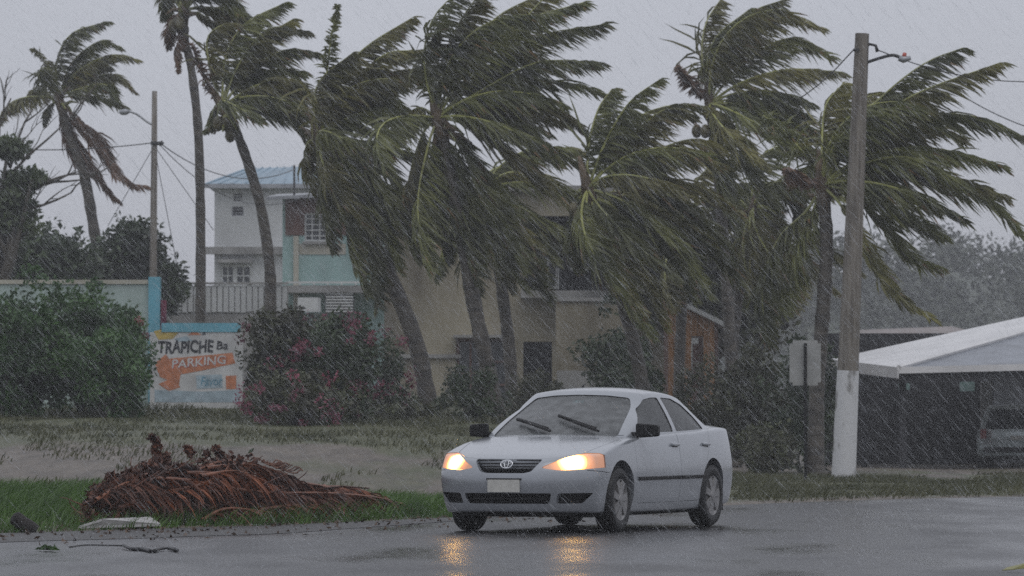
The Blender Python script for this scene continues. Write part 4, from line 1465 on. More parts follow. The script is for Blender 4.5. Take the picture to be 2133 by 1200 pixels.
# white two-storey house with a blue hipped roof
D = 160
gx = xp(446, D)
gz = ground(gx, D)
h = empty('white_house', (gx, D, gz), 0, 'white two-storey house with a pale blue hipped roof', 'house')
zz = lambda py: zp(py, D) - gz
xx = lambda px: xp(px, D) - gx
W1 = xx(760)
ops = [(xx(483), xx(506), zz(422), zz(400)), (xx(482), xx(507), zz(450), zz(430)), (xx(459), xx(524), zz(597), zz(552)), (xx(600), xx(640), zz(470), zz(410))]
panel('wall', 0, W1, 0, zz(385), .25, ops, M['wall_white'], h)
panel('wall', .25, 7, 0, zz(385), .25, [], M['wall_white'], h, 0, 'y')
panel('wall', .25, 7, 0, zz(385), .25, [], M['wall_white'], h, W1 - .25, 'y')
lbox('floor_band', h, M['grey_conc'], (xx(428), W1 + .1, -.35, -.003, zz(530), zz(515)))
window(h, *ops[0], 0, M['white_frame'], M['win_dark'], 0, 2, .04)
window(h, *ops[1], 0, M['metal_grey'], M['dark_void'], 0, 2, .03, name='air_conditioner')
ww = (ops[2][1] - ops[2][0])
window(h, ops[2][0], ops[2][0] + ww * .46, ops[2][2], ops[2][3], 0, M['white_frame'], M['win_dark'], 1, 1, .07)
window(h, ops[2][0] + ww * .46 + .001, ops[2][1], ops[2][2], ops[2][3], 0, M['white_frame'], M['win_dark'], 1, 1, .07)
window(h, *ops[3], 0, M['white_frame'], M['win_dark'], 1, 1, .06)
lbox('awning', h, M['grey_conc'], (xx(455), xx(526), -.45, -.002, zz(548), zz(541)))
ev, e0 = zz(386), zz(372)
rl, rr_ = xx(427), W1 + .3
rv_ = [(rl, -.4, ev), (rr_, -.4, ev), (rr_, 7.4, ev), (rl, 7.4, ev), (xx(505), 3.4, zz(340)), (rr_ - 1.2, 3.4, zz(333))]
rf_ = obj('roof', rv_, [(0, 1, 5, 4), (1, 2, 5), (2, 3, 4, 5), (3, 0, 4), (3, 2, 1, 0)], M['roof_blue'], h, local=True)
mb = MB()
for k in range(14):                                               # standing seams
    a = k / 13
    p0 = Vector((rl + (rr_ - rl) * a, -.42, ev + .02)); p1 = Vector((xx(505) + (rr_ - 1.2 - xx(505)) * a, 3.4, zz(340) + (zz(333) - zz(340)) * a + .02))
    mb.tube([p0, p1], .03, 4)
mb.build('roof_seams', M['roof_blue'], rf_, local=True)
lbox('fascia', rf_, M['metal_grey'], (rl, rr_, -.44, -.402, ev - .12, ev + .03))

# grey board fence on the terrace beside the white house
D = 128
gx = xp(330, D); gz = ground(gx, D)
fz = empty('boundary_wall', (gx, D, gz), 0, 'pale grey boundary wall with upright grooves left of the white house', 'wall')
zz = lambda py: zp(py, D) - gz
xx = lambda px: xp(px, D) - gx
W2 = xx(600)
lbox('wall', fz, M['grey_conc'], (0, W2, .05, .25, 0, zz(655)))
n = 22
me_ = None
for k in range(n):
    x0 = W2 * k / n
    o_ = lbox('board', fz, M['wall_white'], (0, W2 / n - .03, 0, .05, zz(650), zz(594)))
    if me_ is None: me_ = o_.data
    else:
        old = o_.data; o_.data = me_; bpy.data.meshes.remove(old)
    o_.location = (x0, 0, random.Random(k).uniform(-.02, .02))
lbox('backing', fz, M['grey_conc'], (0, W2, .06, .10, zz(655) + .002, zz(596)))
lbox('cap', fz, M['grey_conc'], (-.05, W2, -.05, .20, zz(592), zz(588)))

# teal house with brown upper boards and balcony
D = 135
gx = xp(588, D); gz = ground(gx, D)
h = empty('teal_house', (gx, D, gz), 0, 'small teal house with brown boarded upper band and white louvred window', 'house')
zz = lambda py: zp(py, D) - gz
xx = lambda px: xp(px, D) - gx
W3 = xx(830)
op = [(xx(634), xx(681), zz(503), zz(444)), (xx(622), xx(668), zz(650), zz(620)), (xx(596), xx(612), zz(440), zz(420))]
panel('wall', 0, W3, 0, zz(412), .2, op, M['teal'], h)
panel('wall', .2, 6, 0, zz(412), .2, [], M['teal'], h, 0, 'y')
panel('wall', .2, 6, 0, zz(412), .2, [], M['teal'], h, W3 - .2, 'y')
lbox('corner_pillar', h, M['cream'], (xx(611), xx(622), -.10, -.003, 0, zz(492)))
panel('brown_boards', xx(594), W3, zz(490), zz(413), .05, [(xx(634), xx(681), zz(503), zz(444))], M['brown_wood'], h, -.055)
window(h, op[0][0], op[0][1], op[0][2], op[0][3], -.02, M['white_frame'], M['win_dark'], 2, 4, .05)
lbox('window_sill', h, M['grey_conc'], (xx(630), xx(685), -.16, -.06, zz(509), zz(503)))
window(h, *op[2], 0, M['white_frame'], M['win_dark'], 0, 1, .03)
lbox('cream_panel', h, M['cream'], (xx(622) + .01, xx(720), -.03, -.002, zz(530), zz(508)))
rv_ = [(xx(556), -.7, zz(419)), (W3 + .4, -.7, zz(404)), (W3 + .4, 6.3, zz(380)), (xx(556), 6.3, zz(390))]
obj('roof', rv_ + [(a, b, c + .10) for a, b, c in rv_], [(0, 1, 2, 3), (7, 6, 5, 4), (0, 4, 5, 1), (1, 5, 6, 2), (2, 6, 7, 3), (3, 7, 4, 0)], M['metal_grey'], h, local=True)
bl = lbox('balcony', h, M['grey_conc'], (xx(600), W3, -1.3, -.003, zz(612), zz(597)))
for k in range(7):
    lbox('louvre', h, M['white_frame'], (xx(682), xx(738), -1.25, -1.19, zz(652 - k * 6), zz(649 - k * 6)))
lbox('louvre_backing', h, M['dark_void'], (xx(680), xx(740), -1.18, -1.10, zz(655), zz(612) - .002))
lbox('white_board', h, M['white_frame'], (xx(624), xx(665), -1.28, -1.24, zz(648), zz(622)))
lbox('balcony_rail', bl, M['white_frame'], (xx(600), W3, -1.32, -1.28, zz(593), zz(589)))
for k in range(9):
    x_ = xx(600) + (W3 - xx(600)) * k / 8
    lbox('rail_post', bl, M['white_frame'], (x_ - .025, x_ + .025, -1.325, -1.285, zz(597) + .002, zz(593)))
lbox('service_mast', h, M['cable'], (xx(613) - .03, xx(613) + .03, -.25, -.19, zz(420), zz(345)))

# big beige building behind the palms
D = 118
gx = xp(800, D); gz = ground(gx, D)
h = empty('beige_building', (gx, D, gz), 0, 'weathered beige two-storey building with a dark balcony behind the palms', 'building')
zz = lambda py: zp(py, D) - gz
xx = lambda px: xp(px, D) - gx
W4 = xx(1420)
op = [(xx(950), xx(1010), zz(850), zz(705)), (xx(1012), xx(1060), zz(850), zz(705)), (xx(1092), xx(1270), zz(605), zz(450)), (xx(1090), xx(1150), zz(850), zz(712))]
panel('wall', 0, W4, 0, zz(400), .25, op, M['beige'], h)
panel('wall', .25, 7, 0, zz(400), .25, [], M['beige'], h, 0, 'y')
panel('wall', .25, 7, 0, zz(400), .25, [], M['beige'], h, W4 - .25, 'y')
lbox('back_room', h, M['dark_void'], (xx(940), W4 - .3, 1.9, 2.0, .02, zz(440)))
lbox('flat_roof', h, M['grey_conc'], (-.3, W4 + .3, -.4, 7.3, zz(400) + .003, zz(388)))
window(h, *op[0], 0, M['brown_wood'], M['win_dark'], 1, 1, .08, name='door')
window(h, *op[1], 0, M['brown_wood'], M['win_dark'], 0, 2, .08)
bl = lbox('balcony', h, M['grey_conc'], (xx(1085), xx(1275), -.9, -.003, zz(622), zz(607)))
for k in range(24):
    x_ = xx(1088) + (xx(1272) - xx(1088)) * k / 23
    lbox('baluster', bl, M['cable'], (x_ - .015, x_ + .015, -.88, -.85, zz(607) + .002, zz(560)))
lbox('handrail', bl, M['cable'], (xx(1086), xx(1274), -.90, -.83, zz(560), zz(556)))
window(h, xx(1120), xx(1165), zz(600), zz(480), 1.0, M['white_frame'], M['win_dark'], 1, 1, .08, name='balcony_door')
window(h, xx(1190), xx(1250), zz(560), zz(480), 1.0, M['white_frame'], M['win_dark'], 1, 1, .08)
lbox('stain_ledge', h, M['grey_conc'], (xx(830), xx(960), -.12, -.002, zz(746), zz(738)))
lbox('door_canopy', h, M['grey_conc'], (xx(945), xx(1068), -.5, -.004, zz(704), zz(698)))

# low beige annexe wall with pale block wall below
D = 110
gx = xp(1158, D); gz = ground(gx, D)
h = empty('garden_wall', (gx, D, gz), 0, 'beige garden wall with a stepped top below the dark balcony', 'wall')
zz = lambda py: zp(py, D) - gz
xx = lambda px: xp(px, D) - gx
lbox('wall', h, M['beige'], (0, xx(1300), 0, .25, 0, zz(628)))
lbox('coping', h, M['grey_conc'], (-.06, xx(1300) + .06, -.06, .31, zz(628) + .003, zz(620)))
D = 104
gx = xp(1160, D); gz = ground(gx, D)
h = empty('low_block_wall', (gx, D, gz), 0, 'low pale block wall with a teal end just above the sedan roof', 'wall')
zz = lambda py: zp(py, D) - gz
xx = lambda px: xp(px, D) - gx
lbox('wall', h, M['grey_conc'], (0, xx(1258), 0, .2, 0, zz(772)))
lbox('teal_end', h, M['teal'], (xx(1258) + .003, xx(1287), -.03, .23, 0, zz(769)))

# orange shed
D = 106
gx = xp(1392, D); gz = ground(gx, D)
h = empty('orange_shed', (gx, D, gz), 0, 'small orange-brown wooden shed with a sloping white bargeboard', 'shed')
zz = lambda py: zp(py, D) - gz
xx = lambda px: xp(px, D) - gx
nb = 8
W5 = xx(1490)
for k in range(nb):
    x0 = W5 * k / nb; x1 = W5 * (k + 1) / nb - .012
    if k in (4, 5):                                       # above the door
        zlo = zz(700)
    else:
        zlo = 0
    t0 = zz(625) + (zz(672) - zz(625)) * k / nb; t1 = zz(625) + (zz(672) - zz(625)) * (k + 1) / nb
    v = [(x0, 0, zlo), (x1, 0, zlo), (x1, 0, t1), (x0, 0, t0)]
    obj('plank', v + [(a, .05, c) for a, b, c in v], [(0, 1, 2, 3), (7, 6, 5, 4), (0, 4, 5, 1), (1, 5, 6, 2), (2, 6, 7, 3), (3, 7, 4, 0)], M['orange_wood'], h, local=True)
lbox('side_wall', h, M['brown_wood'], (W5, W5 + .06, 0, 3.0, 0, zz(675)), (0, .05, .06, 3.0, 0, zz(632)))
dr = lbox('door', h, M['brown_wood'], (W5 * 4 / nb + .02, W5 * 6 / nb - .02, .03, .07, 0, zz(700) - .01))
lbox('notice', dr, M['white_frame'], (xx(1440), xx(1455), .01, .028, zz(716), zz(704)))
v = [(xx(1330), -.25, zz(597)), (W5 + .25, -.25, zz(680)), (W5 + .25, 3.2, zz(680)), (xx(1330), 3.2, zz(597))]
rf_ = obj('roof', v + [(a, b, c + .05) for a, b, c in v], [(0, 1, 2, 3), (7, 6, 5, 4), (0, 4, 5, 1), (1, 5, 6, 2), (2, 6, 7, 3), (3, 7, 4, 0)], M['metal_grey'], h, local=True)
v = [(xx(1418), -.30, zz(634) - .02), (W5 + .27, -.30, zz(680) - .05), (W5 + .27, -.30, zz(680) + .06), (xx(1418), -.30, zz(634) + .09)]
obj('bargeboard', v + [(a, b + .04, c) for a, b, c in v], [(0, 1, 2, 3), (7, 6, 5, 4), (0, 4, 5, 1), (1, 5, 6, 2), (2, 6, 7, 3), (3, 7, 4, 0)], M['white_frame'], rf_, local=True)

# teal garden wall with blue pillar
D = 90
gx = xp(-40, D); gz = ground(gx, D) - .2
h = empty('teal_wall', (gx, D, gz), 0, 'pale teal garden wall with a bright blue end pillar behind the green shrubs', 'wall')
zz = lambda py: zp(py, D) - gz
xx = lambda px: xp(px, D) - gx
M['teal_pale'] = mat('wall_teal_pale', (.36, .44, .41), .8, .25, .9, stretch=(1, 1, .35), bump=.2, bscale=8)
M['blue_paint'] = mat('blue_paint', (.13, .36, .45), .6, .2, 2.0)
lbox('wall', h, M['teal_pale'], (0, xx(309), 0, .2, 0, zz(592)))
lbox('coping', h, M['cream'], (0, xx(309), -.04, .24, zz(592) + .003, zz(583)))
lbox('pillar', h, M['blue_paint'], (xx(309) + .003, xx(333), -.08, .28, 0, zz(577)))
lbox('pink_post', h, M['flower'], (xx(334), xx(345), .05, .2, 0, zz(625)))

# painted sign wall
D = 88.5
gx = xp(312, D); gz = ground(gx, D) - .1
h = empty('painted_sign', (gx, D, gz), 0, 'hand-painted white sign wall with black lettering and an orange arrow', 'sign')
zz = lambda py: zp(py, D) - gz
xx = lambda px: xp(px, D) - gx
M['sign_white'] = mat('sign_white', (.55, .55, .54), .7, .18, 2.5)
M['p_black'] = mat('paint_black', (.03, .033, .04), .6, .2, 8)
M['p_orange'] = mat('paint_orange', (.52, .20, .10), .6, .25, 6)
M['p_red'] = mat('paint_red', (.45, .10, .075), .6, .2, 6)
M['p_yellow'] = mat('paint_yellow', (.48, .36, .10), .6, .25, 6)
M['p_blue'] = mat('paint_blue', (.13, .29, .38), .6, .2, 6)
M['p_pale'] = mat('paint_pale_blue', (.36, .45, .50), .6, .2, 6)
lbox('board', h, M['sign_white'], (0, xx(505), 0, .15, 0, zz(692)))
lbox('blue_top', h, M['blue_paint'], (xx(336), xx(500), -.02, .17, zz(692) + .003, zz(673)))


def flat(name, parent, pts, m, y):
    v = [(xx(px), y, zz(py)) for px, py in pts]
    return obj(name, v, [tuple(range(len(v)))[::-1]], m, parent, local=True)


def letters(name, parent, text, px, py, hpx, wpx, m, y, slope=0.0, shear=.15, bold=.012):
    cu = bpy.data.curves.new('txt', 'FONT')
    cu.body = text
    cu.shear = shear
    cu.offset = bold
    cu.resolution_u = 3
    t = bpy.data.objects.new('txt', cu)
    COL.objects.link(t)
    bpy.context.view_layer.update()
    me = bpy.data.meshes.new_from_object(t.evaluated_get(bpy.context.evaluated_depsgraph_get()))
    bpy.data.objects.remove(t, do_unlink=True)
    co = np.array([v.co[:] for v in me.vertices])
    lo, hi = co.min(0), co.max(0)
    u = (co[:, 0] - lo[0]) / (hi[0] - lo[0]); w = (co[:, 1] - lo[1]) / (hi[1] - lo[1])
    wob = .06 * np.sin(u * 23.0)                                        # brushed by hand: uneven line
    X = px + u * wpx; Y = py - (w + wob) * hpx - slope * u * wpx
    new = np.array([(xx(a), y, zz(b)) for a, b in zip(X, Y)])
    me.vertices.foreach_set('co', new.ravel())
    me.update()
    me.materials.append(m)
    o = bpy.data.objects.new(name, me)
    return link(o, parent)


flat('painted_arrow', h, [(322, 757), (345, 738), (352, 747), (484, 735), (490, 757), (420, 772), (376, 780), (372, 806), (350, 792), (333, 785)], M['p_orange'], -.004)
flat('painted_arrow', h, [(330, 800), (352, 790), (376, 806), (352, 815)], M['p_orange'], -.0045)
flat('painted_fruit', h, [(320, 690), (350, 683), (372, 692), (360, 706), (330, 708)], M['p_yellow'], -.004)
flat('painted_swash', h, [(362, 706), (388, 700), (402, 710), (372, 712)], M['p_pale'], -.004)
flat('painted_roof', h, [(390, 698), (405, 690), (420, 698)], M['p_orange'], -.004)
flat('painted_panel', h, [(408, 782), (462, 780), (464, 808), (410, 810)], M['p_pale'], -.004)
flat('painted_door', h, [(470, 783), (492, 782), (492, 810), (471, 811)], M['p_orange'], -.004)
flat('painted_base', h, [(322, 812), (372, 814), (420, 816), (500, 812), (500, 838), (322, 838)], M['p_pale'], -.0035)
flat('painted_figure', h, [(421, 688), (428, 688), (428, 698), (421, 698)], M['p_black'], -.0045)
letters('lettering', h, 'TRAPICHE', 329, 737, 27, 116, M['p_black'], -.008, .02, .1, .03)
letters('lettering', h, 'Ba', 451, 728, 17, 24, M['p_black'], -.008, 0, .1)
letters('lettering', h, 'PARKING', 358, 768, 18, 112, M['sign_white'], -.008, .09, .05)
letters('lettering', h, 'PARKING', 359, 769, 18, 112, M['p_red'], -.006, .09, .05, .035)
letters('lettering', h, 'Favor', 418, 804, 19, 46, M['p_blue'], -.008, .03, .2)

# ------------------------------------------------------------------ carport and neighbours
D = 96
A_ = at(1872, 768, 95); B_ = at(1722, 750, 102); C_ = at(2720, 748, 97.5); E_ = at(2706, 534, 110)
root = empty('carport', (A_.x, A_.y, 0), 0, 'open carport with a white sheet hipped roof at the right edge', 'carport')
M['sheet_white'] = mat('roof_sheet_white', (.70, .69, .69), .4, .08, 1.2)
M['sheet_reflect_grey'] = mat('roof_sheet_reflect_grey', (.17, .185, .215), .3, .25, 1.6, bump=.2, bscale=6)  # grey base colour stands in for what the wet front plane reflects
def sheet(name, tri, m, th=.06, ribs=9):
    dn = Vector((0, 0, -th))
    v = list(tri) + [p + dn for p in tri]
    o = obj(name, v, [(0, 1, 2), (5, 4, 3), (0, 3, 4, 1), (1, 4, 5, 2), (2, 5, 3, 0)], m, root)
    return o
sheet('roof_side', [A_, B_, E_], M['sheet_white'])
sheet('roof_front', [A_ + Vector((.01, 0, 0)), C_, E_ + Vector((.01, 0, 0))][::1], M['sheet_reflect_grey'])
mb = MB(); mb.tube([A_ + Vector((0, -.02, .03)), E_ + Vector((0, 0, .03))], .05, 6); mb.build('ridge_cap', M['sheet_white'], root)
def strip(name, a, b, h0, h1, th, m):
    n_ = Vector((-(b - a).y, (b - a).x, 0)).normalized() * th
    v = [a + Vector((0, 0, h0)), b + Vector((0, 0, h0)), b + Vector((0, 0, h1)), a + Vector((0, 0, h1))]
    v += [p + n_ for p in v]
    return obj(name, v, [(0, 1, 2, 3), (7, 6, 5, 4), (0, 4, 5, 1), (1, 5, 6, 2), (2, 6, 7, 3), (3, 7, 4, 0)], m, root)
strip('fascia', A_ + Vector((0, -.03, 0)), C_ + Vector((0, -.03, 0)), -.10, .035, .03, M['sheet_white'])
strip('fascia', B_ + Vector((-.03, -.03, 0)), A_ + Vector((-.03, -.03, 0)), -.20, .03, .03, M['sheet_white'])
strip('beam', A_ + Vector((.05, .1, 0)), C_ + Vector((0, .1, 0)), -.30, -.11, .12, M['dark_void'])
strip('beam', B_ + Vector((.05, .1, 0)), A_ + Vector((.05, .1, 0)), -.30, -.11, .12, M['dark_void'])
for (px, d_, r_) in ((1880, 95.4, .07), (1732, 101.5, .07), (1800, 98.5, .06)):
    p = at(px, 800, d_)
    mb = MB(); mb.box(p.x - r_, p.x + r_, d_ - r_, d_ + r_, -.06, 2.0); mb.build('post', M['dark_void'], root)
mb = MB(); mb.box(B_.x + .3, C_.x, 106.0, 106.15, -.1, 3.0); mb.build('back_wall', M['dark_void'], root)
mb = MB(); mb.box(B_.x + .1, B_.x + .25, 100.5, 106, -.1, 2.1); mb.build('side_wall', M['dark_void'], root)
p = at(2045, 800, 104); q = at(2068, 800, 104)
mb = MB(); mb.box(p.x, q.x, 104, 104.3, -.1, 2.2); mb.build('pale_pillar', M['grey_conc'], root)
p = at(2072, 800, 105)
mb = MB(); mb.box(p.x, p.x + 1.2, 105.2, 105.3, -.1, 2.1); mb.build('grey_shutter', M['metal_grey'], root)
for (a, b, c, d_) in ((1872, 1895, 790, 812), (2000, 2030, 785, 815)):
    p0, p1 = at(a, d_, 105.6), at(b, c, 105.6)
    mb = MB(); mb.box(p0.x, p1.x, 105.6, 105.66, p0.z, p1.z); mb.build('pale_box', M['teal'], root)

# neighbour's low roof beyond the carport
D = 130
gx = xp(1770, D)
h = empty('low_house', (gx, D, 0), 0, 'low house with a faded grey-red roof beyond the carport', 'house')
zz = lambda py: zp(py, D)
xx = lambda px: xp(px, D) - gx
lbox('wall', h, M['grey_conc'], (0, xx(2090), 0, 5, 0, zz(712)))
M['roof_faded'] = mat('roof_faded', (.22, .19, .18), .6, .2, 1.0)
v = [(xx(1755), -.5, zz(712) + .003), (xx(2110), -.5, zz(712) + .003), (xx(2110), 5.5, zz(712) + .003), (xx(1755), 5.5, zz(712) + .003), (xx(1800), 2.5, zz(684)), (xx(2000), 2.5, zz(676))]
obj('roof', v, [(0, 1, 5, 4), (1, 2, 5), (2, 3, 4, 5), (3, 0, 4), (3, 2, 1, 0)], M['roof_faded'], h, local=True)

# ------------------------------------------------------------------ parked estate car in the carport, seen from behind
def parked_suv(loc, rz, label):
    root = empty('parked_suv', loc, rz, label, 'car')
    T = dict(zc=[(-2.2, .98), (-1.9, 1.04), (1.0, 1.02), (1.6, .98), (2.1, .86), (2.3, .7)], zs=[(-2.2, .95), (-1.8, 1.0), (1.0, .98), (1.7, .92), (2.2, .75)],
             w=[(-2.3, .80), (-2.1, .86), (-1.5, .90), (1.2, .90), (1.8, .86), (2.3, .74)], wz=[(.2, .92), (.4, .98), (.6, 1.0), (.8, .98), (1.0, .95)],
             zb=[(-2.3, .34), (-1.5, .24), (1.5, .24), (2.3, .26)], xf=[(.2, 2.2), (.5, 2.3), (.75, 2.22), (1.0, 2.0)], xr=[(.2, -2.15), (.45, -2.26), (.62, -2.25), (.7, -2.17), (1.0, -2.14)])
    M['suv_paint'] = mat('suv_paint', (.66, .74, .76), .3, .05, 2, metal=.2, coat=.4)
    hull = sedan_body(T)
    arch = []
    for wx in (1.35, -1.30):
        ring = [(wx + .39 * math.cos(a), .36 + .39 * math.sin(a)) for a in np.linspace(0, 2 * math.pi, 28, endpoint=False)]
        arch += [prism(ring, 'y', .55, 1.2), prism(ring, 'y', -1.2, -.55)]
    cut = many(arch); boolean(hull, cut); kill(cut)
    finish(hull, 'body', M['suv_paint'], root)
    def g(a, b, c):
        xf = 1.15 - .85 * c - .15 * abs(b) ** 2.4
        xr = -2.17 + .34 * c + .08 * abs(b) ** 2.4
        x = xr + (xf - xr) * (a + 1) / 2
        return (x, b * (.83 - .20 * c ** 1.4), .94 + (.72 - .05 * abs(b) ** 2.4 - .03 * (1 - a) * 0) * c)
    v, f = box_cage(list(np.linspace(-1, 1, 17)), [-1, -.9, -.7, -.35, 0, .35, .7, .9, 1], [0, .2, .45, .7, .9, 1], g)
    top = subsurf(temp('top', v, f), 2)
    win = dup_temp(top); shrink(win, -.006)
    rw = round_poly([(-.70, 1.02), (-.56, 1.54), (.56, 1.54), (.70, 1.02)], .05)
    sw = round_poly([(.78, 1.02), (.40, 1.50), (-1.70, 1.52), (-1.92, 1.06)], .05)
    for nm, pr in (('rear_window', prism(rw, 'x', -2.6, -1.5)), ('side_window', prism(sw, 'y', .4, 1.2)), ('side_window', prism(sw, 'y', -1.2, -.4))):
        k = many([pr])
        gl = dup_temp(win); boolean(gl, k, 'INTERSECT'); finish(gl, nm, M['win_dark'], root)
        boolean(top, k); kill(k)
    kill(win)
    finish(top, 'roof', M['suv_paint'], root)
    for s in (1, -1):
        mb = MB(); mb.box(-2.20, -2.05, min(s * .66, s * .80), max(s * .66, s * .80), .78, 1.02); mb.build('tail_light', M['tail'], root, local=True)
    mb = MB(); mb.box(-2.275, -2.255, -.24, .10, .74, .86); mb.build('number_plate', M['plate'], root, local=True)
    mb = MB(); mb.box(-2.30, -2.20, -.72, .72, .42, .56); mb.build('rear_bumper', M['black_plastic'], root, local=True)
    for x_, y_, s in ((1.35, .76, 1), (1.35, -.76, -1), (-1.30, .76, 1), (-1.30, -.76, -1)):
        wheel(root, 'wheel', x_, y_, s, 0, .345, .22)
    return root


pp = at(2122, 980, 100.5)
sv_ = parked_suv((pp.x + .10, 102.3, -.02), R(84), 'grey-green parked estate car seen from behind under the carport')
sv_.scale = (.9, .92, .83)

# ------------------------------------------------------------------ wooded hill
hx0 = xp(2010, 330)
hv, hf = [], []
nu_, nv_ = 46, 16
def hill_z(x, y):
    return 12.0 * math.exp(-((x - hx0 + 2) / 26) ** 2) * math.exp(-((y - 340) / 40) ** 2) + 4 * math.exp(-((x - hx0 - 45) / 40) ** 2) * math.exp(-((y - 350) / 45) ** 2) \
        + 4.0 * math.exp(-((x - hx0 + 30) / 26) ** 2) * math.exp(-((y - 330) / 40) ** 2) - .5
for j in range(nv_):
    for i in range(nu_):
        x = hx0 - 75 + 200 * i / (nu_ - 1); y = 250 + 180 * j / (nv_ - 1)
        hv.append((x, y, hill_z(x, y) - 1.8))
hf = [(j * nu_ + i, j * nu_ + i + 1, (j + 1) * nu_ + i + 1, (j + 1) * nu_ + i) for j in range(nv_ - 1) for i in range(nu_ - 1)]
tag(obj('hill', hv, hf, M['leaf_far'], None, True), 'low hill behind the carport', None, None, 'structure')
rnd = random.Random(91)
cl = []
for q in range(900):
    x = rnd.uniform(hx0 - 40, hx0 + 60); y = rnd.uniform(262, 350)
    z = hill_z(x, y) - 1.8
    rr_ = rnd.uniform(1.2, 2.6)
    for k in range(3):
        cl.append((Vector((x + rnd.uniform(-1, 1) * rr_ * .6, y + rnd.uniform(-1, 1) * rr_ * .6, z + rr_ * rnd.uniform(.3, 1.1))), rr_ * .7))
V, F = leaf_cloud(cl, 60, .5, 92)
tag(obj('hillside_wood', V, F, M['leaf_far']), 'hazy wooded hillside behind the carport roof', 'woodland', None, 'stuff')


# ------------------------------------------------------------------ poles, wires, signs
def wire(name, a, b, sag, r, label, n=14, group=None):
    pts = []
    for i in range(n):
        t = i / (n - 1)
        p = a.lerp(b, t); p.z -= sag * 4 * t * (1 - t)
        pts.append(p)
    v, f = tube(pts, r, 5)
    return tag(obj(name, v, f, M['cable'], None, True), label, 'cable', group)


# near pole with a whitewashed foot
D = 81.0
pb = at(1757, 1001, D); gzp = ground(pb.x, D)
root = empty('utility_pole', (pb.x, D, gzp), 0, 'thick wooden utility pole with a whitewashed foot beside the road', 'utility pole')
kk = D / FPX
b0 = Vector((pb.x, D, gzp - .1)); mid = at(1767, 772, D); tp = at(1796, 70, D)
def on_pole(py):
    t = (py - 1001) / (70 - 1001)
    p = Vector((pb.x, D, gzp)).lerp(tp, t)
    return p
r0, r1 = 49 * kk / 2, 29 * kk / 2
pw = on_pole(775)
ts = [0, .12, .24]
pts = [on_pole(y) for y in (1006, 950, 880, 775)]
rad = [r0 + (r1 - r0) * ((1001 - y) / 931) for y in (1006, 950, 880, 775)]
v, f = tube(pts, [r * 1.04 for r in rad], 20); obj('whitewashed_foot', v, f, M['pole_paint'], root, True, angle=40)
ys_ = [775, 700, 600, 500, 400, 300, 200, 120, 70]
v, f = tube([on_pole(y) for y in ys_], [r0 + (r1 - r0) * ((1001 - y) / 931) for y in ys_], 20); obj('pole_shaft', v, f, M['pole_wood'], root, True, angle=40)
t1 = on_pole(102)
v, f = tube([t1, at(1812, 92, D), at(1824, 95, D - .1), at(1828, 108, D - .1)], [.03, .025, .025, .035], 7); obj('bracket', v, f, M['cable'], root, True)
arm = spline([on_pole(135), at(1830, 122, D - .05), at(1860, 115, D - .1), at(1880, 122, D - .1)], 10)
v, f = tube(arm, .028, 7); obj('lamp_arm', v, f, M['cable'], root, True)
mb = MB(); mb.tube([at(1872, 121, D - .1), at(1882, 124, D - .1), at(1897, 121, D - .1)], [.05, .065, .035], 8)
hd_ = mb.build('lamp_head', M['metal_grey'], root, True)
mb = MB(); mb.tube([at(1883, 119, D - .1), at(1885, 110, D - .1)], [.045, .03], 8); mb.build('photocell', M['p_red'], hd_, True)
v, f = tube([on_pole(104), at(1780, 104, D - .2)], [.03, .03], 7); obj('insulator', v, f, M['cable'], root, True)
w1 = at(1778, 104, D - .2)
wire('overhead_cable', w1, at(1500, 165, 150), 1.0, .012, 'thin overhead cable running left from the near pole top', group='overhead cables')
wire('overhead_cable', at(1828, 104, D), at(2300, 150, 90), .35, .010, 'thin overhead cable running right from the near pole top', group='overhead cables')
wire('overhead_cable', at(1990, 190, 96), at(2240, 290, 90), .15, .012, 'thin overhead cable crossing the right palm fronds', group='overhead cables')

# far lamp pole on the left
D = 118.0
pb = at(320, 700, D); gzp = ground(pb.x, D)
root = empty('lamp_pole', (pb.x, D, gzp), 0, 'tall slim street-lamp pole at the left between two palms', 'lamp pole')
tp = at(322, 190, D)
v, f = tube([(pb.x, D, gzp - .1), at(319, 580, D), at(321, 350, D), tp], [.105, .095, .08, .065], 12); obj('pole_shaft', v, f, M['pole_wood'], root, True)
v, f = tube(spline([at(321, 262, D), at(305, 253, D), at(285, 238, D), at(268, 232, D)], 10), .028, 7); obj('lamp_arm', v, f, M['metal_grey'], root, True)
mb = MB(); mb.tube([at(270, 232, D), at(262, 233, D), at(253, 234, D), at(248, 233, D)], [.04, .085, .07, .03], 9); mb.build('lamp_head', M['metal_grey'], root, True)
mb = MB(); mb.tube([at(314, 298, D - .1), at(336, 299, D - .1)], [.05, .05], 7); mb.tube([at(333, 296, D - .1), at(338, 302, D - .1)], [.07, .07], 7); mb.build('crossarm', M['cable'], root, True)
c1 = at(334, 299, D - .1)
wire('overhead_cable', at(314, 298, D), at(-60, 306, 116), .12, .014, 'overhead cable running left from the lamp pole', group='overhead cables')
wire('overhead_cable', c1, at(615, 352, 134), .55, .014, 'overhead cable from the lamp pole to the teal house', group='overhead cables')
wire('overhead_cable', c1 + Vector((0, 0, -.05)), at(660, 395, 134), .9, .011, 'lower overhead cable sagging from the lamp pole to the teal house', group='overhead cables')
wire('guy_wire', at(322, 305, D), at(445, 480, D + 3), .0, .009, 'guy wire slanting down right from the lamp pole', 4, 'guy wires')
wire('guy_wire', at(322, 310, D), at(378, 600, D + 3), .0, .009, 'steep guy wire right of the lamp pole', 4, 'guy wires')
wire('guy_wire', at(318, 310, D), at(225, 470, D + 2), .0, .009, 'guy wire slanting down left from the lamp pole', 4, 'guy wires')

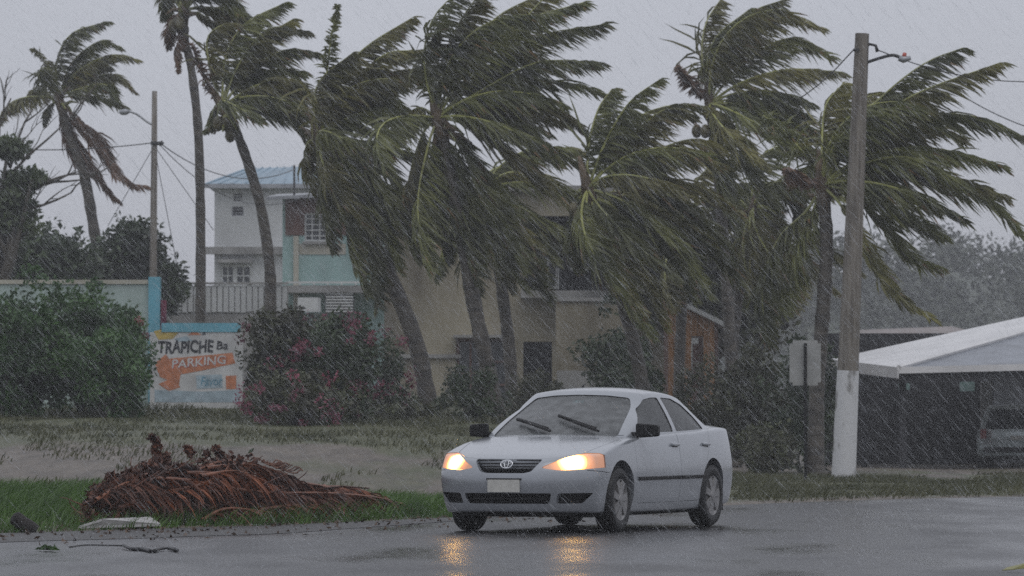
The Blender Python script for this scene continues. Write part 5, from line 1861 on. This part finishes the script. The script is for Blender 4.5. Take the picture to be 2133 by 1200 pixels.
# back of a road sign
D = 76.0
pb = at(1678, 1016, D); gzp = ground(pb.x, D)
root = empty('road_sign', (pb.x, D, gzp), 0, 'blank grey back of a rectangular road sign on a thin post', 'road sign')
M['sign_back'] = mat('sign_back_aluminium', (.34, .34, .33), .45, .12, 3, metal=.3)
mb = MB(); mb.box(pb.x - .025, pb.x + .025, D - .02, D + .02, gzp - .1, zp(715, D)); mb.build('post', M['underbody'], root)
a, b = at(1645, 803, D), at(1710, 709, D)
bm = bmesh.new()
bmesh.ops.create_cube(bm, size=1)
for v_ in bm.verts:
    v_.co = Vector((v_.co.x * (b.x - a.x), v_.co.y * .008, v_.co.z * (b.z - a.z)))
bmesh.ops.bevel(bm, geom=[e for e in bm.edges if abs(e.verts[0].co.y - e.verts[1].co.y) > .004], offset=.05, segments=4, affect='EDGES')
me = bpy.data.meshes.new('sign_panel'); bm.to_mesh(me); bm.free(); me.materials.append(M['sign_back'])
so = bpy.data.objects.new('sign_panel', me); link(so, root)
so.location = Vector(((a.x + b.x) / 2, D + .04, (a.z + b.z) / 2)) - Vector(root.location)
mb = MB(); mb.box(pb.x - .022, pb.x + .022, D - .06, D - .031, zp(800, D), zp(724, D)); mb.build('bracket_channel', M['underbody'], root)

# ------------------------------------------------------------------ heap of dead palm fronds at the kerb
def ground_px(px, py):
    d = CAMZ * FPX / (py - HORIZON)
    return Vector(((px - 1066.5) / FPX * d, d, 0))


M['dry'] = mat('dry_frond', (.110, .028, .012), .55, .45, 6, rand=.55, col2=(.25, .078, .030))
M['dry_dark'] = mat('dry_frond_dark', (.060, .018, .010), .55, .4, 6, rand=.4, col2=(.125, .042, .020))
M['dry_rachis'] = mat('dry_rachis', (.17, .062, .030), .5, .3, 5, rand=.4)
HEAP = [(140, 1085), (180, 1040), (220, 1000), (270, 985), (320, 965), (345, 958), (400, 960), (450, 948), (520, 962), (590, 990), (650, 1008), (710, 1020), (790, 1042), (860, 1074)]
def heap_top(px):
    for (a, b), (c, d) in zip(HEAP, HEAP[1:]):
        if a <= px <= c: return b + (d - b) * (px - a) / (c - a)
    return 1085
def heap_pt(px, frac, back=0.0, d=None):
    """point in the heap: frac 0 = on the ground, 1 = top"""
    X = (px - 1066.5) / FPX * 48
    d = (road_edge(X) + 1.25 + back) if d is None else d
    top = at(px, heap_top(px), 47.5).z
    X = (px - 1066.5) / FPX * d
    g = max(0.0, ground(X, d))
    return Vector((X, d, g + .02 + max(.02, top - .05) * frac))
rnd = random.Random(404)
FRLAB = 'dry brown palm frond lying in the heap beside the road'
def heap_frond(pxs, label=FRLAB, m='dry', ll=.42, n=46, wk=.25, gr=.5, rr=.020):
    pts = [heap_pt(px, fr, bk) for px, fr, bk in pxs]
    path = spline(pts, 14)
    w = (path[-1] - path[0]).normalized() + Vector((rnd.gauss(0, .35), rnd.gauss(0, .35), rnd.gauss(-.15, .35)))
    V, F, I = frond_geometry(path, ll, n, rnd, wind=w, wind_k=wk, grav=gr, width=.011, start=.06, rr=rr, comb=.95)
    V = [Vector((p.x, p.y, max(p.z, .012))) for p in V]
    root = empty('dead_frond', (path[0].x, path[0].y, 0), 0, label, 'palm frond', 'dead fronds heaped by the road')
    R_, L_ = [], []
    fr_ = [(f, i) for f, i in zip(F, I) if i == 1]; fl_ = [(f, i) for f, i in zip(F, I) if i != 1]
    nr = 14 * 5
    obj('rachis', V[:nr], [f for f, i in fr_], M['dry_rachis'], root, True)
    obj('leaflets', V[nr:], [tuple(a - nr for a in f) for f, i in fl_], M[m], root, False)['kind'] = 'stuff'
    return root
heap_frond([(240, .35, -.1), (330, .50, -.25), (420, .62, -.3), (470, .80, -.2), (478, 1.0, 0)], 'curved orange-brown frond arching over the middle of the heap', 'dry', .30, 30, rr=.03)
heap_frond([(470, .55, -.3), (560, .55, -.3), (680, .70, -.2), (800, .8, -.1), (862, .5, -.05)], 'long dark frond stretching to the right end of the heap', 'dry_dark', .5, 70)
heap_frond([(430, .85, 0), (520, .95, .1), (590, .98, 0), (640, .8, 0)], 'tan frond with curled leaflets on the right shoulder of the heap', 'dry', .40, 46)
heap_frond([(540, .22, -.45), (620, .35, -.4), (700, .30, -.35), (765, .15, -.35)], 'reddish-brown frond low at the front right of the heap', 'dry', .36, 46)
heap_frond([(420, .05, -.5), (470, .22, -.5), (540, .2, -.5), (590, .12, -.45)], 'pale tan frond tip low at the front of the heap', 'dry', .34, 36)
for k in range(8):                                      # bare broken stalks poking out of the heap
    px = rnd.uniform(190, 700)
    p = heap_pt(px, rnd.uniform(.2, .8), rnd.uniform(-.4, .3))
    d = Vector((rnd.choice([-1, 1, 1]) * rnd.uniform(.5, 1), rnd.uniform(-.3, .3), rnd.uniform(-.1, .55))).normalized()
    l = rnd.uniform(.35, .8)
    v, f = tube([p, p + d * l * .5 + Vector((0, 0, .03)), p + d * l], [.014, .011, .007], 6)
    v = [Vector((q.x, q.y, max(q.z, .012))) for q in v]
    tag(obj('broken_stalk', v, f, M['dry_dark'], None, True), 'bare broken frond stalk poking out of the brown heap', 'stalk', 'broken stalks in the heap')
for k in range(40):
    a = rnd.uniform(190, 640); l = rnd.uniform(120, 260) * (1 if rnd.random() < .8 else -1)
    b = min(845, max(165, a + l))
    f0, f1 = rnd.uniform(.1, .95), rnd.uniform(.1, .9)
    bk = rnd.uniform(-.35, .7)
    heap_frond([(a, f0, bk), ((a + b) / 2, (f0 + f1) / 2 + rnd.uniform(0, .2), bk + rnd.uniform(-.15, .15)), (b, f1 * .8, bk + rnd.uniform(-.2, .2))], FRLAB, rnd.choice(['dry', 'dry_dark', 'dry_dark']), rnd.uniform(.28, .5), 44)
# dry leafy brush in the heap
cl = []
for q in range(150):
    px = rnd.choice([rnd.uniform(170, 420), rnd.uniform(200, 600)])
    cl.append((heap_pt(px, rnd.uniform(.25, 1.0), rnd.uniform(-.2, .7)), rnd.uniform(.05, .13)))
for px, y in ((316, 912), (324, 918), (328, 928), (322, 938), (330, 948), (326, 958), (338, 955), (392, 935), (398, 945), (230, 990), (236, 998), (450, 935), (458, 945), (300, 968), (280, 984), (345, 950), (350, 960), (430, 945), (500, 958)):
    cl.append((at(px, y, 48.0), .04))
V, F = leaf_cloud(cl, 46, .075, 405)
V[:, 2] = np.maximum(V[:, 2], .015)
bo = obj('brush_leaves', V, F, M['dry'])
tag(bo, 'crumpled dry brown leaves tangled through the frond heap', 'dry leaves', None, 'stuff')
mb = MB()
for q in range(60):                                     # thin dry twigs sticking out
    px = rnd.uniform(170, 640)
    p = heap_pt(px, rnd.uniform(.3, .9), rnd.uniform(-.2, .5))
    d = Vector((rnd.gauss(0, .7), rnd.gauss(0, .4), rnd.uniform(.1, 1))).normalized()
    q_ = [p]
    for i in range(4):
        d = (d + Vector((rnd.gauss(0, .3), rnd.gauss(0, .3), rnd.gauss(-.05, .3)))).normalized(); q_.append(q_[-1] + d * .07)
    mb.tube(q_, [.008, .007, .006, .005, .003], 4)
tag(mb.build('dry_twigs', M['dry_rachis']), 'thin curly dry twigs sticking out of the frond heap', 'twigs', None, 'stuff')
mb = MB()
for q in range(16):                                    # curled strips at the right shoulder
    c = heap_pt(rnd.uniform(530, 590), .98, rnd.uniform(-.1, .2))
    pts = [c + Vector((.02 * t + (.035 - .002 * t) * math.cos(t * 1.1) + .012 * t, rnd.uniform(-.004, .004), .03 + (.035 - .002 * t) * math.sin(t * 1.1) + rnd.uniform(-.01, .01))) for t in range(9)]
    mb.tube(pts, .006, 4)
tag(mb.build('curled_strips', M['dry_rachis']), 'curled tan leaf strips at the right shoulder of the heap', 'dry leaves', None, 'stuff')
# leaf on its end, dark
mb = MB()
p = at(515, 945, 47.9)
v = [p, p + Vector((.05, 0, .015)), p + Vector((.075, 0, .06)), p + Vector((.03, .01, .045))]
tag(obj('green_leaf', v + [q + Vector((0, .006, 0)) for q in v], [(0, 1, 2, 3), (7, 6, 5, 4), (0, 4, 5, 1), (1, 5, 6, 2), (2, 6, 7, 3), (3, 7, 4, 0)], M['leaf_dark']), 'single dark green leaf standing on top of the frond heap', 'leaf')

# pale board in front of the heap
M['pale_board'] = mat('pale_board', (.50, .49, .49), .5, .12, 5)
d_ = 47.0
a, b = ground_px(165, 1105), ground_px(335, 1100)
bo = MB()
v = [(a.x, a.y, .02), (b.x, b.y, .02), (b.x - .12, b.y + .25, .085), (a.x + .2, a.y + .22, .085)]
bo.add(v + [(p[0], p[1], p[2] + .025) for p in v], [(3, 2, 1, 0), (4, 5, 6, 7), (0, 1, 5, 4), (1, 2, 6, 5), (2, 3, 7, 6), (3, 0, 4, 7)])
tag(bo.build('flat_board', M['pale_board']), 'pale flat board lying in front of the frond heap', 'board')
# dark broken stump / log end at the far left
mb = MB()
s0 = at(62, 1108, 44.8); s1 = at(30, 1078, 44.8)
s0.z = .03
mb.tube([s0 + Vector((.05, 0, -.03)), s0, s0.lerp(s1, .5), s1, s1 + Vector((-.02, 0, .015))], [.075, .085, .075, .07, .03], 9)
tag(mb.build('broken_stump', mat('wet_dark_wood', (.014, .011, .010), .8, .3, 6, bump=.5, bscale=30), None, True, angle=40), 'short dark broken log tilted in the grass at the left edge', 'log')
# stick on the road
pts = [ground_px(*q) + Vector((0, 0, z_)) for q, z_ in (((258, 1143), .03), ((275, 1147), .016), ((300, 1148), .018), ((318, 1152), .016), ((335, 1148), .022), ((355, 1147), .02), ((371, 1151), .02))]
v, f = tube(spline(pts, 16), [.014, .013, .014, .016, .017, .018, .017, .016, .016, .015, .014, .014, .015, .017, .02, .012], 7)
tag(obj('fallen_stick', v, f, M['cable'], None, True), 'crooked black stick lying on the wet road', 'stick')
pts = [ground_px(*q) + Vector((0, 0, .008)) for q in ((145, 1141), (175, 1137), (210, 1137), (255, 1138))]
v, f = tube(spline(pts, 10), .006, 5)
tag(obj('thin_twig', v, f, M['cable'], None, True), 'thin dark twig on the road left of the crooked stick', 'twig')
def litter(name, px, py, m, label, w=.12, seed=1):
    r_ = random.Random(seed)
    c = ground_px(px, py)
    cl = [(c + Vector((r_.uniform(-w, w), r_.uniform(-w, w), .02)), .05) for q in range(5)]
    V, F = leaf_cloud(cl, 9, .09, seed, flat=.8)
    V[:, 2] = np.clip(V[:, 2], .012, .09)
    tag(obj(name, V, F, M[m]), label, 'leaves')
litter('fallen_leaves', 110, 1148, 'grass', 'small tuft of green leaves lying on the road at the left', .10, 3)
lp = ground_px(2112, 1192)
v = [lp + Vector(q) for q in ((-.09, 0, .012), (-.02, -.05, .02), (.09, .0, .03), (.11, .03, .07), (.02, .05, .045), (-.05, .04, .03))]
tag(obj('fallen_leaf', v + [q + Vector((0, 0, .005)) for q in v], [tuple(range(6))[::-1], tuple(range(6, 12))] + [(i, (i + 1) % 6, 6 + (i + 1) % 6, 6 + i) for i in range(6)],
        mat('yellow_green_leaf', (.20, .19, .05), .4, .2, 9)), 'single yellow-green leaf on the road at the bottom right corner', 'leaf')

# ------------------------------------------------------------------ rain
rng = np.random.default_rng(7)
nr_ = 60000
P = np.stack([rng.uniform(-12, 13, nr_), rng.uniform(30, 96, nr_), rng.uniform(.05, 9.8, nr_)], 1)
dirr = np.array([.66, .05, -.75]) + rng.normal(0, .05, (nr_, 3)); dirr /= np.linalg.norm(dirr, axis=1)[:, None]
Ln = rng.uniform(.08, .24, nr_)[:, None]
wd = rng.uniform(.0006, .0013, nr_)[:, None]
u1 = np.cross(dirr, [0, 1, 0]); u1 /= np.linalg.norm(u1, axis=1)[:, None]
u2 = np.cross(dirr, u1)
mid_ = P + dirr * Ln * .62
V = np.stack([P, mid_ + u1 * wd, mid_ + (-.5 * u1 + .866 * u2) * wd, mid_ + (-.5 * u1 - .866 * u2) * wd, P + dirr * Ln], 1).reshape(-1, 3)
V[:, 2] = np.maximum(V[:, 2], .006)
i5 = np.arange(nr_)[:, None] * 5
T = np.concatenate([i5 + np.array(q) for q in ((0, 1, 2), (0, 2, 3), (0, 3, 1), (4, 2, 1), (4, 3, 2), (4, 1, 3))], 0)
rm = bpy.data.materials.new('rain_drop')
rm.use_nodes = True
N, L = rm.node_tree.nodes, rm.node_tree.links
N.remove(N['Principled BSDF'])
tr = N.new('ShaderNodeBsdfTransparent'); df = N.new('ShaderNodeBsdfTranslucent'); df.inputs[0].default_value = (.9, .92, .95, 1)
mx = N.new('ShaderNodeMixShader'); mx.inputs[0].default_value = .7
L.new(tr.outputs[0], mx.inputs[1]); L.new(df.outputs[0], mx.inputs[2]); L.new(mx.outputs[0], N['Material Output'].inputs['Surface'])
tag(obj('rain', V, T, rm), 'slanting rain drops filling the air', 'rain', None, 'stuff')

# drops bouncing off the road
ns_ = 9000
P = np.stack([rng.uniform(-6.5, 9, ns_), rng.uniform(33, 66, ns_), rng.uniform(0, 1, ns_) ** 2.2 * .16 + .012], 1)
keep_ = np.array([(y < road_edge(x) + 3) and abs(x) < y * .118 for x, y, z in P])
P = P[keep_]; ns_ = len(P)
sz = rng.uniform(.002, .0048, ns_)[:, None]
V = np.stack([P + sz * np.array(q) for q in ((1, 0, -.6), (-.5, .87, -.6), (-.5, -.87, -.6), (0, 0, 1.3))], 1).reshape(-1, 3)
i4 = np.arange(ns_)[:, None] * 4
T = np.concatenate([i4 + np.array(q) for q in ((0, 2, 1), (0, 1, 3), (1, 2, 3), (2, 0, 3))], 0)
tag(obj('rain_splash', V, T, rm), 'tiny drops bouncing off the wet road', 'rain', None, 'stuff')

# bits of leaf and stalk blown along the road edge
M['bits'] = mat('leaf_litter', (.045, .026, .016), .6, .5, 9, col2=(.12, .07, .04))
bits = []
rl_ = random.Random(9)
for q in range(420):
    x = rl_.uniform(-5.2, 2.5)
    y = road_edge(x) + rl_.gauss(-.4, 1.0)
    if rl_.random() < .35: y -= rl_.uniform(0, 5)
    if abs(x) > y * .118: continue
    bits.append((Vector((x, y, max(.012, ground(x, y) + .012))), .02))
V, F = leaf_cloud(bits, 2, .06, 10, flat=.7)
V[:, 2] = np.clip(V[:, 2], .008, None)
tag(obj('leaf_litter', V, F, M['bits']), 'small brown leaf scraps strewn along the road edge', 'leaf litter', None, 'stuff')

# ------------------------------------------------------------------ rain-filled air
hz = bpy.data.materials.new('rain_haze')
hz.use_nodes = True
hn, hl = hz.node_tree.nodes, hz.node_tree.links
hn.clear()
ho = hn.new('ShaderNodeOutputMaterial')
pv = hn.new('ShaderNodeVolumePrincipled')
pv.inputs['Color'].default_value = (.96, .97, 1.0, 1)
pv.inputs['Density'].default_value = .0010
pv.inputs['Anisotropy'].default_value = .1
hl.new(pv.outputs[0], ho.inputs['Volume'])
mb = MB(); mb.box(-400, 420, -60, 800, -3.0, 24)
tag(mb.build('haze', hz), 'pale rain haze filling the air', None, None, 'stuff')
